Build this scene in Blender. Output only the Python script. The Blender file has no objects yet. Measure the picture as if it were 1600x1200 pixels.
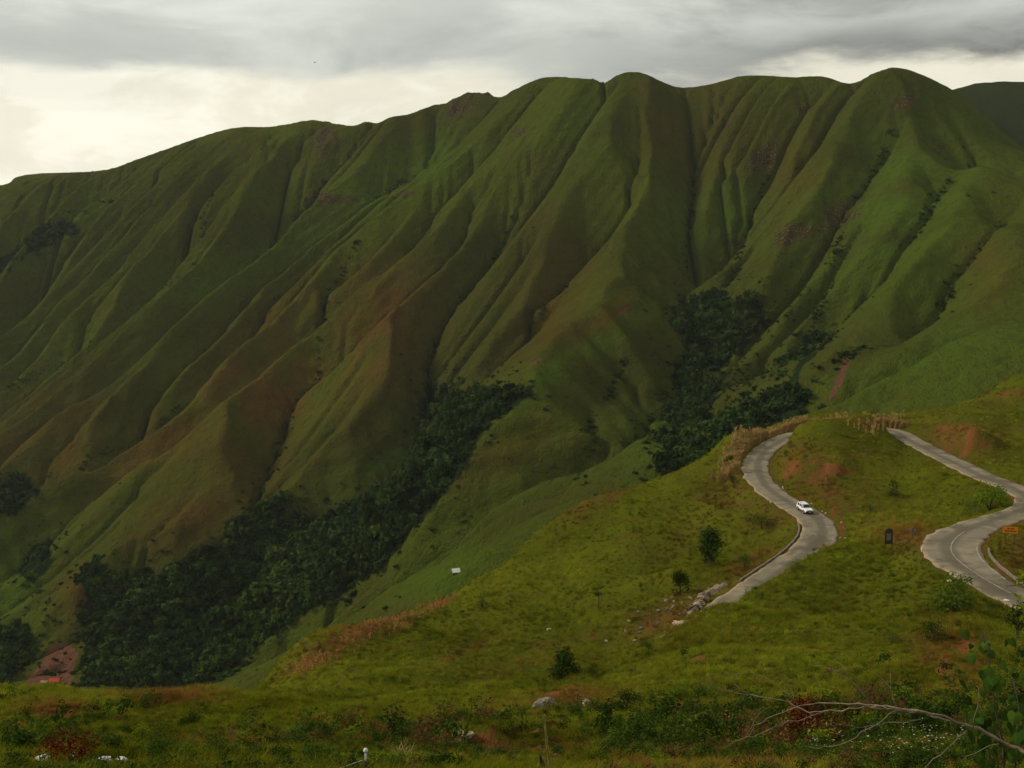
import bpy, bmesh, math, random
import numpy as np
from mathutils import Vector, Matrix
random.seed(7)
RNG = np.random.default_rng(11)
C = bpy.context.scene.collection
SC = bpy.context.scene

# ------------------------------------------------------------------ camera
F = 1800.0                                   # focal length in photo pixels (1600 wide)
PITCH = math.atan(200.0 / F)
cam_d = bpy.data.cameras.new('camera'); cam = bpy.data.objects.new('camera', cam_d); C.objects.link(cam)
cam_d.sensor_width = 36.0; cam_d.lens = 36.0 * F / 1600.0
cam_d.clip_start = 0.2; cam_d.clip_end = 20000
cam.location = (0, 0, 0); cam.rotation_euler = (math.pi / 2 - PITCH, 0, 0)
SC.camera = cam
FWD = np.array([0, math.cos(PITCH), -math.sin(PITCH)]); UP = np.array([0, math.sin(PITCH), math.cos(PITCH)])

def ray(u, v):                               # direction with unit depth along +Y
    d = FWD + np.array([(u - 800) / F, 0, 0]) + UP * ((600 - v) / F)
    return d / d[1]
def at(u, v, Y): return ray(u, v) * Y
def at_z(u, v, z):
    d = ray(u, v); return d * (z / d[2])
def project(P):
    P = np.asarray(P, float); dz = P @ FWD
    return 800 + F * P[..., 0] / dz, 600 - F * (P @ UP) / dz

# ------------------------------------------------------------------ world, sun, exposure
SUN_AZ = math.radians(-78)                   # left of the view direction
SUN_EL = math.radians(33)
sun_dir = Vector((math.sin(SUN_AZ) * math.cos(SUN_EL), math.cos(SUN_AZ) * math.cos(SUN_EL), math.sin(SUN_EL)))
sun_d = bpy.data.lights.new('sun', 'SUN'); sun = bpy.data.objects.new('sun', sun_d); C.objects.link(sun)
sun_d.energy = 2.6; sun_d.angle = math.radians(9); sun_d.color = (1.0, 0.93, 0.78)
sun.rotation_euler = (-sun_dir).to_track_quat('-Z', 'Y').to_euler(); sun.location = (-200, 100, 300)

class NT:                                    # small helper to write node trees
    def __init__(s, tree): s.t = tree; s.t.nodes.clear()
    def n(s, kind, **kw):
        nd = s.t.nodes.new(kind)
        for k, v in kw.items():
            if k.startswith('i_'):
                key = k[2:]; sock = nd.inputs[int(key)] if key.isdigit() else nd.inputs[key.replace('_', ' ')]
                s.put(sock, v)
            else: setattr(nd, k, v)
        return nd
    def put(s, sock, v):
        if isinstance(v, bpy.types.NodeSocket): s.t.links.new(v, sock)
        elif isinstance(v, bpy.types.Node): s.t.links.new(v.outputs[0], sock)
        else:
            if hasattr(sock.default_value, '__len__') and isinstance(v, (tuple, list)):
                v = tuple(v) + ((1.0,) if len(sock.default_value) == 4 and len(v) == 3 else ())
            sock.default_value = v
    def math(s, op, a, b=0.0, c=None, clamp=False):
        nd = s.n('ShaderNodeMath', operation=op, use_clamp=clamp); s.put(nd.inputs[0], a); s.put(nd.inputs[1], b)
        if c is not None: s.put(nd.inputs[2], c)
        return nd.outputs[0]
    def mix(s, f, a, b, mode='MIX'):
        nd = s.n('ShaderNodeMix', data_type='RGBA', blend_type=mode)
        s.put(nd.inputs[0], f); s.put(nd.inputs[6], a); s.put(nd.inputs[7], b); return nd.outputs[2]
    def ramp(s, x, lo, hi, a=0.0, b=1.0, smooth=True):
        nd = s.n('ShaderNodeMapRange', interpolation_type='SMOOTHSTEP' if smooth else 'LINEAR')
        for i, q in enumerate((x, lo, hi, a, b)): s.put(nd.inputs[i], q)
        return nd.outputs[0]
    def noise(s, vec, scale, detail=4, rough=0.55, dist=0.0, color=False):
        nd = s.n('ShaderNodeTexNoise'); s.put(nd.inputs['Vector'], vec)
        nd.inputs['Scale'].default_value = scale; nd.inputs['Detail'].default_value = detail
        nd.inputs['Roughness'].default_value = rough; nd.inputs['Distortion'].default_value = dist
        return nd.outputs[1 if color else 0]
    def mapping(s, vec, scale=(1, 1, 1), loc=(0, 0, 0), rot=(0, 0, 0)):
        return s.n('ShaderNodeMapping', i_Vector=vec, i_Scale=scale, i_Location=loc, i_Rotation=rot).outputs[0]

world = bpy.data.worlds.new('World'); SC.world = world; world.use_nodes = True
w = NT(world.node_tree)
sky = w.n('ShaderNodeTexSky', sky_type='NISHITA', sun_disc=False, sun_elevation=SUN_EL, sun_rotation=SUN_AZ, air_density=1.0, dust_density=3.0)
skyc = w.mix(1.0, sky.outputs[0], (0.10, 0.10, 0.10), 'MULTIPLY')
dirv = w.n('ShaderNodeTexCoord').outputs['Generated']
sep = w.n('ShaderNodeSeparateXYZ', i_Vector=dirv)
zz = sep.outputs[2]
streak = w.mapping(dirv, (1.0, 1.0, 4.2), (0.37, 0.1, 0.2))
n_edge = w.noise(streak, 3.0, 7, 0.58, 0.2)
n_mass = w.noise(w.mapping(dirv, (1.0, 1.0, 3.6), (2.1, 0.4, 0.3)), 4.2, 7, 0.58, 0.5)
n_fine = w.noise(w.mapping(dirv, (1.0, 1.0, 2.4), (5, 0, 0)), 9, 6, 0.58, 0.35)
toward = w.n('ShaderNodeVectorMath', operation='DOT_PRODUCT', i_0=dirv, i_1=(math.sin(math.radians(-22)), math.cos(math.radians(-22)), 0.12)).outputs['Value']
glow = w.ramp(toward, 0.70, 1.0)
# the lower edge of the cloud deck wanders with the noise; under it the sky is bright and creamy
edge = w.math('ADD', w.math('SUBTRACT', zz, 0.142), w.math('MULTIPLY', w.math('SUBTRACT', n_edge, 0.5), 0.10))
deck = w.ramp(edge, -0.007, 0.012)
belly = w.ramp(edge, 0.005, 0.062, 1.0, 0.0)  # the dark underside just above the edge of the deck
side_l = w.ramp(toward, 0.80, 1.0)            # thinner cloud towards the hidden sun
body = w.ramp(w.math('ADD', n_mass, w.math('MULTIPLY', n_fine, 0.15)), 0.46, 0.72)
lum = w.math('SUBTRACT', w.math('ADD', 0.58, w.math('MULTIPLY', n_fine, 0.16)), w.math('MULTIPLY', belly, w.math('SUBTRACT', 0.36, w.math('MULTIPLY', side_l, 0.22))))
lum = w.math('SUBTRACT', lum, w.math('MULTIPLY', body, w.math('SUBTRACT', 0.28, w.math('MULTIPLY', side_l, 0.08))))
lum = w.math('ADD', lum, w.math('MULTIPLY', side_l, 0.20))
cloud = w.mix(1.0, (0.97, 1.0, 0.90), w.n('ShaderNodeCombineColor', i_0=lum, i_1=lum, i_2=lum).outputs[0], 'MULTIPLY')
bright = w.mix(w.math('MULTIPLY', side_l, w.ramp(n_fine, 0.45, 0.62)), (0.97, 0.92, 0.74), (1.12, 1.07, 0.90))
bright = w.mix(w.ramp(n_mass, 0.40, 0.60, 0.25, 0.0), bright, (0.66, 0.65, 0.55))
veil = w.mix(0.93, skyc, w.mix(deck, bright, cloud))
bg = w.n('ShaderNodeBackground', i_Color=veil, i_Strength=1.0)
w.n('ShaderNodeOutputWorld', i_Surface=bg)

vs = SC.view_settings
vs.view_transform = 'Standard'; vs.look = 'None'; vs.exposure = 0.0; vs.gamma = 1.0; vs.use_curve_mapping = False
SC.cycles.max_bounces = 6; SC.cycles.diffuse_bounces = 2; SC.cycles.glossy_bounces = 2; SC.cycles.transparent_max_bounces = 8

# ------------------------------------------------------------------ numeric helpers
def vnoise(x, y, seed=0):
    xi = np.floor(x).astype(np.int64); yi = np.floor(y).astype(np.int64); fx = x - xi; fy = y - yi
    def g(i, j):
        h = (i * 374761393 + j * 668265263 + seed * 974634777) & 0xffffffff
        h = ((h ^ (h >> 13)) * 1274126177) & 0xffffffff; h = h ^ (h >> 16)
        a = (h & 0xffff) / 65536.0 * 2 * np.pi
        return np.cos(a), np.sin(a)
    sx = fx * fx * fx * (fx * (fx * 6 - 15) + 10); sy = fy * fy * fy * (fy * (fy * 6 - 15) + 10)
    def dot(i, j, dx, dy):
        c, s = g(xi + i, yi + j); return c * dx + s * dy
    a = dot(0, 0, fx, fy); b = dot(1, 0, fx - 1, fy); c = dot(0, 1, fx, fy - 1); d = dot(1, 1, fx - 1, fy - 1)
    return (a + (b - a) * sx) * (1 - sy) + (c + (d - c) * sx) * sy
def fbm(x, y, wl, octaves=4, gain=0.5, seed=0):
    x = np.asarray(x, float); y = np.asarray(y, float); s = 0; a = 1.0
    for o in range(octaves):
        s = s + a * vnoise(x / wl + 17.3 * o, y / wl - 9.1 * o, seed + o); wl *= 0.5; a *= gain
    return s
class MQ:                                    # multiquadric surface through scattered points
    def __init__(s, P, c):
        P = np.asarray(P, float); s.xy = P[:, :2]; s.c = c
        n = len(P); A = np.zeros((n + 3, n + 3)); A[:n, :n] = s.k(s.xy) + np.eye(n) * 1e-6
        A[:n, n] = 1; A[:n, n + 1:] = s.xy / 100; A[n:, :n] = A[:n, n:].T
        s.w = np.linalg.solve(A, np.concatenate([P[:, 2], [0, 0, 0]]))
    def k(s, q): return -np.sqrt(((q[:, None, :] - s.xy[None]) ** 2).sum(-1) + s.c ** 2)
    def __call__(s, x, y):
        q = np.stack([np.ravel(x), np.ravel(y)], -1); out = np.empty(len(q)); n = len(s.xy)
        for i in range(0, len(q), 20000):
            b = q[i:i + 20000]; out[i:i + 20000] = s.k(b) @ s.w[:n] + s.w[n] + (b / 100) @ s.w[n + 1:]
        return out.reshape(np.shape(x))
def blur(a, r, times=1):
    for _ in range(times):
        for ax in (0, 1):
            p = np.pad(a, [(r, r) if k == ax else (0, 0) for k in (0, 1)], mode='edge'); c = np.cumsum(p, axis=ax)
            z = np.zeros_like(np.take(c, [0], axis=ax)); c = np.concatenate([z, c], axis=ax); n = a.shape[ax]
            a = (np.take(c, range(2 * r + 1, 2 * r + 1 + n), axis=ax) - np.take(c, range(0, n), axis=ax)) / (2 * r + 1)
    return a
def sstep(x, a, b):
    t = np.clip((x - a) / (b - a), 0, 1); return t * t * (3 - 2 * t)
def in_poly(u, v, poly):
    inside = np.zeros(np.shape(u), bool); n = len(poly)
    for i in range(n):
        x1, y1 = poly[i]; x2, y2 = poly[(i + 1) % n]
        if y1 == y2: continue
        c = ((y1 > v) != (y2 > v)) & (u < (x2 - x1) * (v - y1) / (y2 - y1) + x1); inside ^= c
    return inside
def spline(P, step):
    P = np.asarray(P, float); out = []
    Q = np.vstack([2 * P[0] - P[1], P, 2 * P[-1] - P[-2]])
    for i in range(1, len(Q) - 2):
        p0, p1, p2, p3 = Q[i - 1:i + 3]; n = max(2, int(np.linalg.norm(p2 - p1) / step))
        for t in np.linspace(0, 1, n, endpoint=False):
            out.append(0.5 * ((2 * p1) + (p2 - p0) * t + (2 * p0 - 5 * p1 + 4 * p2 - p3) * t * t + (3 * p1 - p0 - 3 * p2 + p3) * t ** 3))
    out.append(P[-1]); out = np.array(out)
    d = np.concatenate([[0], np.cumsum(np.linalg.norm(np.diff(out, axis=0), axis=1))]); m = int(d[-1] / step)
    return np.stack([np.interp(np.linspace(0, d[-1], m), d, out[:, k]) for k in range(out.shape[1])], -1)

# ------------------------------------------------------------------ object helpers
def link(o, parent=None):
    C.objects.link(o)
    if parent is not None: o.parent = parent
    return o
def tag(o, label=None, cat=None, group=None, kind=None):
    for k, v in (('label', label), ('category', cat), ('group', group), ('kind', kind)):
        if v: o[k] = v
    return o
def mesh_np(name, V, Fc, mat, parent=None, smooth=True, attrs=None):
    me = bpy.data.meshes.new(name); V = np.asarray(V, np.float32); Fc = np.asarray(Fc, np.int32); k = Fc.shape[1]
    me.vertices.add(len(V)); me.vertices.foreach_set('co', V.ravel())
    me.loops.add(Fc.size); me.loops.foreach_set('vertex_index', Fc.ravel())
    me.polygons.add(len(Fc)); me.polygons.foreach_set('loop_start', np.arange(0, Fc.size, k, dtype=np.int32))
    me.update(calc_edges=True)
    me.polygons.foreach_set('use_smooth', np.full(len(Fc), smooth))
    for an, av in (attrs or {}).items():
        a = me.attributes.new(an, 'FLOAT', 'POINT'); a.data.foreach_set('value', np.asarray(av, np.float32).ravel())
    if mat: me.materials.append(mat)
    me.update(); me.validate()
    return link(bpy.data.objects.new(name, me), parent)
def grid_faces(ny, nx):
    i = np.arange(ny * nx).reshape(ny, nx)
    return np.stack([i[:-1, :-1], i[:-1, 1:], i[1:, 1:], i[1:, :-1]], -1).reshape(-1, 4)

def new_mat(name, rough=0.9):
    m = bpy.data.materials.new(name); m.use_nodes = True; t = NT(m.node_tree)
    b = t.n('ShaderNodeBsdfPrincipled'); b.inputs['Roughness'].default_value = rough
    b.inputs['Specular IOR Level'].default_value = 0.0
    t.n('ShaderNodeOutputMaterial', i_Surface=b); t.b = b
    return m, t
def attr(t, name, inst=False):
    return t.n('ShaderNodeAttribute', attribute_name=name, attribute_type='INSTANCER' if inst else 'GEOMETRY').outputs['Fac']
def bump(t, h, strength, dist):
    nd = t.n('ShaderNodeBump', i_Height=h, i_Strength=strength, i_Distance=dist); t.put(t.b.inputs['Normal'], nd.outputs[0])
M = {}
def obj_pos(t): return t.n('ShaderNodeNewGeometry').outputs['Position']
def make_ground():
    m, t = new_mat('hillside_ground'); p = obj_pos(t)
    n1 = t.noise(p, 0.035, 4, 0.6); n2 = t.noise(p, 0.22, 5, 0.6); n3 = t.noise(p, 1.6, 5, 0.65)
    c = t.mix(t.ramp(n1, 0.38, 0.62), (0.070, 0.080, 0.006), (0.105, 0.115, 0.007))
    c = t.mix(t.ramp(n2, 0.45, 0.75), c, (0.085, 0.068, 0.012))
    c = t.mix(t.math('MULTIPLY', attr(t, 'dry'), t.ramp(n2, 0.25, 0.6)), c, (0.105, 0.060, 0.016))
    c = t.mix(t.ramp(n3, 0.35, 0.7, 0, 0.6), c, (0.040, 0.044, 0.006))
    soil = t.ramp(t.math('ADD', attr(t, 'soil'), t.math('MULTIPLY', t.math('SUBTRACT', n3, 0.5), 1.7)), 0.35, 0.75)
    c = t.mix(soil, c, t.mix(n2, (0.11, 0.038, 0.012), (0.20, 0.082, 0.031)))
    t.put(t.b.inputs['Base Color'], c); bump(t, t.math('ADD', n3, t.math('MULTIPLY', n2, 2.0)), 0.8, 0.5)
    return m
def make_mountain():
    m, t = new_mat('mountain_grass'); p = obj_pos(t)
    n1 = t.noise(p, 0.004, 4, 0.55, 0.4); n2 = t.noise(p, 0.02, 5, 0.6, 0.3); n3 = t.noise(p, 0.11, 5, 0.65); n4 = t.noise(p, 0.5, 3, 0.6)
    c = t.mix(t.ramp(n1, 0.38, 0.64), (0.052, 0.056, 0.009), (0.068, 0.084, 0.009))
    c = t.mix(t.ramp(n2, 0.46, 0.72, 0, 0.7), c, (0.066, 0.056, 0.012))
    c = t.mix(t.math('MULTIPLY', attr(t, 'lush'), t.ramp(n2, 0.3, 0.6)), c, (0.064, 0.106, 0.010))
    c = t.mix(t.math('MULTIPLY', attr(t, 'dry'), t.ramp(n3, 0.25, 0.65, 0.35, 1.0)), c, (0.128, 0.056, 0.015))
    c = t.mix(t.ramp(n3, 0.42, 0.72, 0, 0.45), c, (0.032, 0.040, 0.010))
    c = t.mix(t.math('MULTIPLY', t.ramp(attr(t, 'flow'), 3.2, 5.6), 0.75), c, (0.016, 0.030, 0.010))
    c = t.mix(t.math('MULTIPLY', attr(t, 'woods'), 0.9), c, (0.010, 0.020, 0.008))
    sl = t.ramp(t.math('ADD', attr(t, 'soil'), t.math('MULTIPLY', t.math('SUBTRACT', n3, 0.5), 0.8)), 0.35, 0.65)
    c = t.mix(sl, c, t.mix(n3, (0.10, 0.045, 0.026), (0.16, 0.075, 0.045)))
    rk = t.ramp(t.math('ADD', attr(t, 'rock'), t.math('MULTIPLY', t.math('SUBTRACT', t.math('ADD', t.math('MULTIPLY', n3, 0.6), t.math('MULTIPLY', n2, 0.4)), 0.5), 2.4)), 0.42, 0.62)
    c = t.mix(t.math('MULTIPLY', rk, t.ramp(n4, 0.40, 0.56, 0.35, 1.0)), c, t.mix(t.ramp(n4, 0.45, 0.75), (0.026, 0.018, 0.010), (0.22, 0.13, 0.075)))
    t.put(t.b.inputs['Base Color'], c); bump(t, t.math('ADD', t.math('MULTIPLY', n4, 0.7), t.math('MULTIPLY', n3, 2.2)), 0.85, 4.5)
    return m
M['hillside'] = make_ground(); M['mountain'] = make_mountain()

def plant_mat(name, cols, rough=0.7, trans=0.35, var=0.35, inst_attr=None):
    """leaf material: colour picked per instance or per position, part of the light passes through the blade"""
    m = bpy.data.materials.new(name); m.use_nodes = True; t = NT(m.node_tree); p = obj_pos(t)
    rnd = t.n('ShaderNodeObjectInfo').outputs['Random']; n = t.noise(p, 1.3, 3, 0.6)
    c = t.mix(t.ramp(n, 0.35, 0.65), cols[0], cols[1])
    if len(cols) > 2:
        f = attr(t, inst_attr, True) if inst_attr else t.ramp(t.noise(p, 0.3, 2), 0.5, 0.7)
        c = t.mix(f, c, cols[2])
    if inst_attr == 'dry': c = t.mix(1.0, c, t.n('ShaderNodeCombineColor', i_0=attr(t, 'tone', True), i_1=attr(t, 'tone', True), i_2=attr(t, 'tone', True)).outputs[0], 'MULTIPLY')
    hsv = t.n('ShaderNodeHueSaturation', i_Color=c, i_Hue=t.ramp(t.math('FRACT', t.math('MULTIPLY', rnd, 7.31)), 0, 1, 0.485, 0.515, False), i_Value=t.ramp(rnd, 0, 1, 1 - var, 1 + var, False))
    d = t.n('ShaderNodeBsdfDiffuse', i_Color=hsv.outputs[0]); tr = t.n('ShaderNodeBsdfTranslucent', i_Color=hsv.outputs[0])
    mx_ = t.n('ShaderNodeMixShader', i_0=trans, i_1=d, i_2=tr)
    t.n('ShaderNodeOutputMaterial', i_Surface=mx_); return m
M['grass'] = plant_mat('grass_blades', [(0.125, 0.160, 0.008), (0.215, 0.230, 0.012), (0.215, 0.095, 0.024)], trans=0.45, var=0.35, inst_attr='dry')
M['reed'] = plant_mat('dry_reed', [(0.40, 0.265, 0.095), (0.52, 0.37, 0.15)], trans=0.25, var=0.3)
M['maize'] = plant_mat('dry_maize', [(0.34, 0.18, 0.055), (0.26, 0.14, 0.045)], trans=0.2, var=0.35)
M['wood_leaf'] = plant_mat('woodland_leaf', [(0.018, 0.036, 0.010), (0.034, 0.058, 0.013), (0.056, 0.082, 0.012)], trans=0.15, var=0.55, inst_attr='light')
M['leaf_dark'] = plant_mat('dark_shrub_leaf', [(0.022, 0.042, 0.008), (0.042, 0.068, 0.010)], trans=0.25)
M['leaf_mid'] = plant_mat('mid_shrub_leaf', [(0.045, 0.075, 0.010), (0.075, 0.105, 0.012)], trans=0.3)
M['leaf_yellow'] = plant_mat('yellow_green_leaf', [(0.11, 0.15, 0.010), (0.16, 0.19, 0.014)], trans=0.35)
M['leaf_red'] = plant_mat('dark_red_leaf', [(0.085, 0.011, 0.007), (0.15, 0.020, 0.012)], trans=0.3)
M['leaf_broad'] = plant_mat('broad_leaf', [(0.026, 0.055, 0.008), (0.050, 0.090, 0.012)], trans=0.3)
M['leaf_brown'] = plant_mat('dry_brown_leaf', [(0.105, 0.052, 0.018), (0.17, 0.09, 0.032)], trans=0.25)
M['flower'] = plant_mat('white_flower', [(0.36, 0.36, 0.28), (0.48, 0.48, 0.38)], trans=0.2, var=0.1)
def simple(name, c1, c2, scale=1.0, rough=0.85, spec=0.2, bmp=0.0, metal=0.0, detail=5):
    m, t = new_mat(name, rough); tc = t.n('ShaderNodeTexCoord').outputs['Object']; n = t.noise(tc, scale, detail, 0.6)
    t.put(t.b.inputs['Base Color'], t.mix(t.ramp(n, 0.35, 0.65), c1, c2)); t.b.inputs['Specular IOR Level'].default_value = spec; t.b.inputs['Metallic'].default_value = metal
    if bmp: bump(t, n, bmp, 0.1)
    return m
M['bark'] = simple('bark', (0.06, 0.045, 0.03), (0.11, 0.085, 0.06), 6, bmp=0.6)
M['dead_wood'] = simple('dead_wood', (0.15, 0.10, 0.065), (0.26, 0.19, 0.13), 9, bmp=0.5)
M['stone'] = simple('pale_stone', (0.24, 0.165, 0.095), (0.52, 0.41, 0.28), 2.5, bmp=0.8)
M['stone_grey'] = simple('grey_stone', (0.12, 0.10, 0.08), (0.26, 0.22, 0.17), 4, bmp=0.8)
M['stone_white'] = simple('white_stone', (0.55, 0.53, 0.47), (0.75, 0.73, 0.68), 5, bmp=0.4)
M['concrete'] = simple('concrete', (0.12, 0.095, 0.065), (0.22, 0.18, 0.13), 1.5, bmp=0.3)
M['paint_white'] = simple('worn_white_paint', (0.24, 0.21, 0.16), (0.42, 0.39, 0.32), 0.5)
M['car_white'] = simple('white_car_paint', (0.78, 0.78, 0.76), (0.80, 0.80, 0.78), 1, rough=0.3, spec=0.5)
M['black_plastic'] = simple('black_plastic', (0.012, 0.012, 0.013), (0.025, 0.025, 0.026), 3, rough=0.5, spec=0.4)
M['glass'] = simple('dark_glass', (0.010, 0.012, 0.013), (0.016, 0.018, 0.02), 1, rough=0.08, spec=0.6)
M['tyre'] = simple('tyre_rubber', (0.012, 0.012, 0.012), (0.025, 0.024, 0.023), 8, rough=0.9)
M['rim'] = simple('steel_rim', (0.25, 0.25, 0.25), (0.4, 0.4, 0.4), 4, rough=0.4, metal=0.7)
M['lamp'] = simple('lamp_lens', (0.5, 0.5, 0.48), (0.7, 0.7, 0.66), 4, rough=0.15, spec=0.6)
M['red_lens'] = simple('red_lens', (0.25, 0.01, 0.008), (0.3, 0.015, 0.01), 4, rough=0.2, spec=0.6)
M['orange'] = simple('orange_sign_sheet', (0.78, 0.26, 0.012), (0.88, 0.33, 0.02), 1.5, rough=0.5)
M['sign_ink'] = simple('dark_sign_ink', (0.20, 0.045, 0.008), (0.26, 0.06, 0.01), 3, rough=0.6)
M['iron'] = simple('dark_iron', (0.012, 0.010, 0.008), (0.03, 0.022, 0.016), 5, rough=0.7)
M['board_dark'] = simple('dark_board', (0.040, 0.032, 0.020), (0.07, 0.055, 0.034), 2, rough=0.8)
M['sign_back'] = simple('grey_sign_back', (0.20, 0.175, 0.115), (0.28, 0.25, 0.17), 3, rough=0.9, spec=0)
M['roof_red'] = simple('red_roof_sheet', (0.36, 0.035, 0.018), (0.46, 0.06, 0.03), 0.6)
M['wall_tan'] = simple('tan_plaster', (0.22, 0.14, 0.075), (0.34, 0.22, 0.12), 0.5)
M['roof_white'] = simple('white_tin_roof', (0.75, 0.75, 0.68), (0.85, 0.85, 0.80), 0.7, rough=0.6)
M['plate'] = simple('number_plate', (0.6, 0.6, 0.55), (0.7, 0.7, 0.65), 3)
M['post_wood'] = simple('weathered_post', (0.05, 0.028, 0.018), (0.10, 0.055, 0.035), 5, bmp=0.5)
M['post_white'] = simple('white_plastic', (0.62, 0.62, 0.58), (0.75, 0.75, 0.7), 3, rough=0.5)
M['wire'] = simple('galvanised_wire', (0.22, 0.22, 0.20), (0.32, 0.32, 0.3), 3, rough=0.5, metal=0.4)
M['bird'] = simple('dark_feathers', (0.03, 0.028, 0.026), (0.06, 0.055, 0.05), 6)
M['yellow_stalk'] = simple('yellow_stalk', (0.24, 0.17, 0.045), (0.33, 0.24, 0.07), 6)
def make_road():
    m, t = new_mat('road_surface', 0.85); p = obj_pos(t); q = attr(t, 'across')
    n1 = t.noise(p, 0.25, 4, 0.6); n2 = t.noise(p, 2.5, 5, 0.65); n3 = t.noise(t.mapping(p, (1, 1, 1)), 0.06, 3, 0.5)
    c = t.mix(t.ramp(n1, 0.35, 0.7), (0.190, 0.160, 0.112), (0.270, 0.226, 0.155))
    lane = t.math('MULTIPLY', t.ramp(t.math('ABSOLUTE', t.math('ADD', q, t.math('MULTIPLY', t.math('SUBTRACT', n3, 0.18), -0.5))), 0.12, 0.42, 1, 0), 0.8)
    c = t.mix(lane, c, (0.125, 0.106, 0.076))
    c = t.mix(t.ramp(t.math('ABSOLUTE', q), 0.72, 1.0, 0, 0.7), c, (0.31, 0.235, 0.15))
    c = t.mix(t.ramp(n2, 0.5, 0.8, 0, 0.4), c, (0.09, 0.078, 0.06))
    jt = t.math('ABSOLUTE', t.math('SUBTRACT', t.math('FRACT', t.math('MULTIPLY', attr(t, 'along'), 0.2)), 0.5)); c = t.mix(t.ramp(jt, 0.0, 0.018, 0.55, 0), c, (0.07, 0.06, 0.045))
    vo = t.n('ShaderNodeTexVoronoi', feature='DISTANCE_TO_EDGE', i_Vector=t.n('ShaderNodeVectorMath', operation='ADD', i_0=p, i_1=t.noise(p, 0.8, 3, 0.5, 0, True)).outputs[0]); vo.inputs['Scale'].default_value = 0.22
    c = t.mix(t.math('MULTIPLY', t.ramp(vo.outputs[0], 0.0, 0.02, 1, 0), t.ramp(n3, 0.45, 0.6)), c, (0.06, 0.052, 0.04))
    c = t.mix(t.ramp(t.noise(p, 0.11, 4, 0.7, 0.6), 0.50, 0.62, 0, 0.75), c, (0.110, 0.092, 0.064))
    t.put(t.b.inputs['Base Color'], c); bump(t, n2, 0.25, 0.05); return m
M['road'] = make_road()

# ------------------------------------------------------------------ road line, near hillside
ROADP = [(1720, 1000, -43.8), (1650, 963, -44.5), (1600, 938, -45.0), (1553, 914, -45.2), (1524, 896, -45.4), (1498, 877, -45.7), (1486, 860, -46.0), (1492, 843, -46.2),
         (1516, 827, -46.5), (1562, 811, -46.9), (1606, 796, -47.3), (1611, 779, -47.6), (1588, 764, -47.8), (1537, 744, -48.3), (1475, 714, -49.2),
         (1428, 690, -50.0), (1398, 674, -50.5), (1350, 668, -51.0), (1290, 671, -51.4), (1237, 680, -51.8), (1203, 697, -52.1), (1184, 717, -52.3), (1181, 738, -52.5),
         (1198, 762, -52.8), (1228, 784, -53.1), (1260, 802, -53.5), (1279, 820, -53.9), (1278, 841, -54.2), (1254, 866, -54.7), (1216, 893, -55.3),
         (1170, 925, -56.0), (1110, 968, -57.0), (1050, 1008, -58.0), (990, 1042, -59.2), (945, 1064, -60.0), (895, 1088, -60.8), (840, 1110, -61.4)]
ROAD = spline([at_z(*p) for p in ROADP], 1.5)
def road_width(i_frac):
    u, v = project(ROAD); return 6.4 + 2.6 * np.exp(-((u - 1480) ** 2 + (v - 858) ** 2) / 55 ** 2) + 0.6 * np.exp(-((u - 1280) ** 2 + (v - 830) ** 2) / 40 ** 2)
RW = road_width(0)
NP = [ # u, v, distance
 (-150, 1200, 36), (0, 1200, 38), (400, 1200, 38), (800, 1200, 36), (1200, 1200, 30), (1450, 1200, 25), (1600, 1200, 22), (1750, 1200, 20),
 (-150, 1146, 70), (0, 1142, 72), (400, 1136, 74), (800, 1130, 72), (1100, 1130, 62), (1350, 1130, 52), (1600, 1110, 48), (1750, 1100, 46),
 (600, 1100, 102), (800, 1097, 102), (300, 1105, 98), (1000, 1092, 92), (1200, 1080, 95), (1400, 1080, 86), (1600, 1030, 92), (1750, 1030, 88),
 (-150, 1122, 120), (0, 1117, 128), (100, 1108, 132), (215, 1095, 135), (330, 1090, 138), (430, 1086, 140), (560, 1091, 136), (700, 1094, 132),
 (880, 1086, 124), (1000, 1060, 122), (1100, 1040, 122), (1250, 1030, 124), (1400, 1010, 122), (1520, 975, 128),
 (1085, 965, 154), (1125, 944, 161), (1160, 925, 169), (1200, 900, 177), (1240, 876, 185), (1310, 850, 195), (1250, 960, 158), (1330, 920, 172), (1420, 930, 160), (1390, 850, 191), (1430, 880, 178),
 (968, 1036, 141), (1000, 1014, 144), (1040, 989, 149), (930, 1056, 137),
 (600, 1035, 185), (700, 1040, 172), (500, 1055, 172), (820, 1045, 172), (800, 1000, 196), (900, 955, 210), (900, 1030, 176), (1000, 870, 238), (1000, 950, 200),
 (700, 985, 215), (880, 870, 250), (1100, 800, 256), (1100, 880, 222), (1060, 920, 205), (1140, 760, 272),
 (430, 1046, 200), (560, 985, 225), (715, 924, 250), (760, 897, 256), (870, 810, 276), (960, 766, 284), (1060, 734, 293), (1120, 706, 302), (1155, 690, 312),
 (1250, 668, 308), (1300, 657, 314), (1370, 657, 320), (1290, 700, 285), (1340, 700, 290), (1300, 735, 262), (1300, 770, 250), (1400, 725, 282), (1400, 780, 246), (1500, 790, 229), (1350, 830, 215), (1420, 825, 207), (1545, 775, 232),
 (1530, 655, 322), (1500, 662, 318), (1560, 690, 288), (1500, 702, 283), (1600, 720, 268), (1600, 645, 345), (1440, 660, 340), (1700, 700, 280), (1700, 620, 350), (1800, 560, 400),
 (1595, 848, 180), (1640, 850, 178), (1700, 880, 168), (1700, 940, 150)]
BACK = [(-150, 1122, 120), (0, 1117, 128), (100, 1108, 132), (215, 1095, 135), (330, 1090, 138)]
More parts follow.
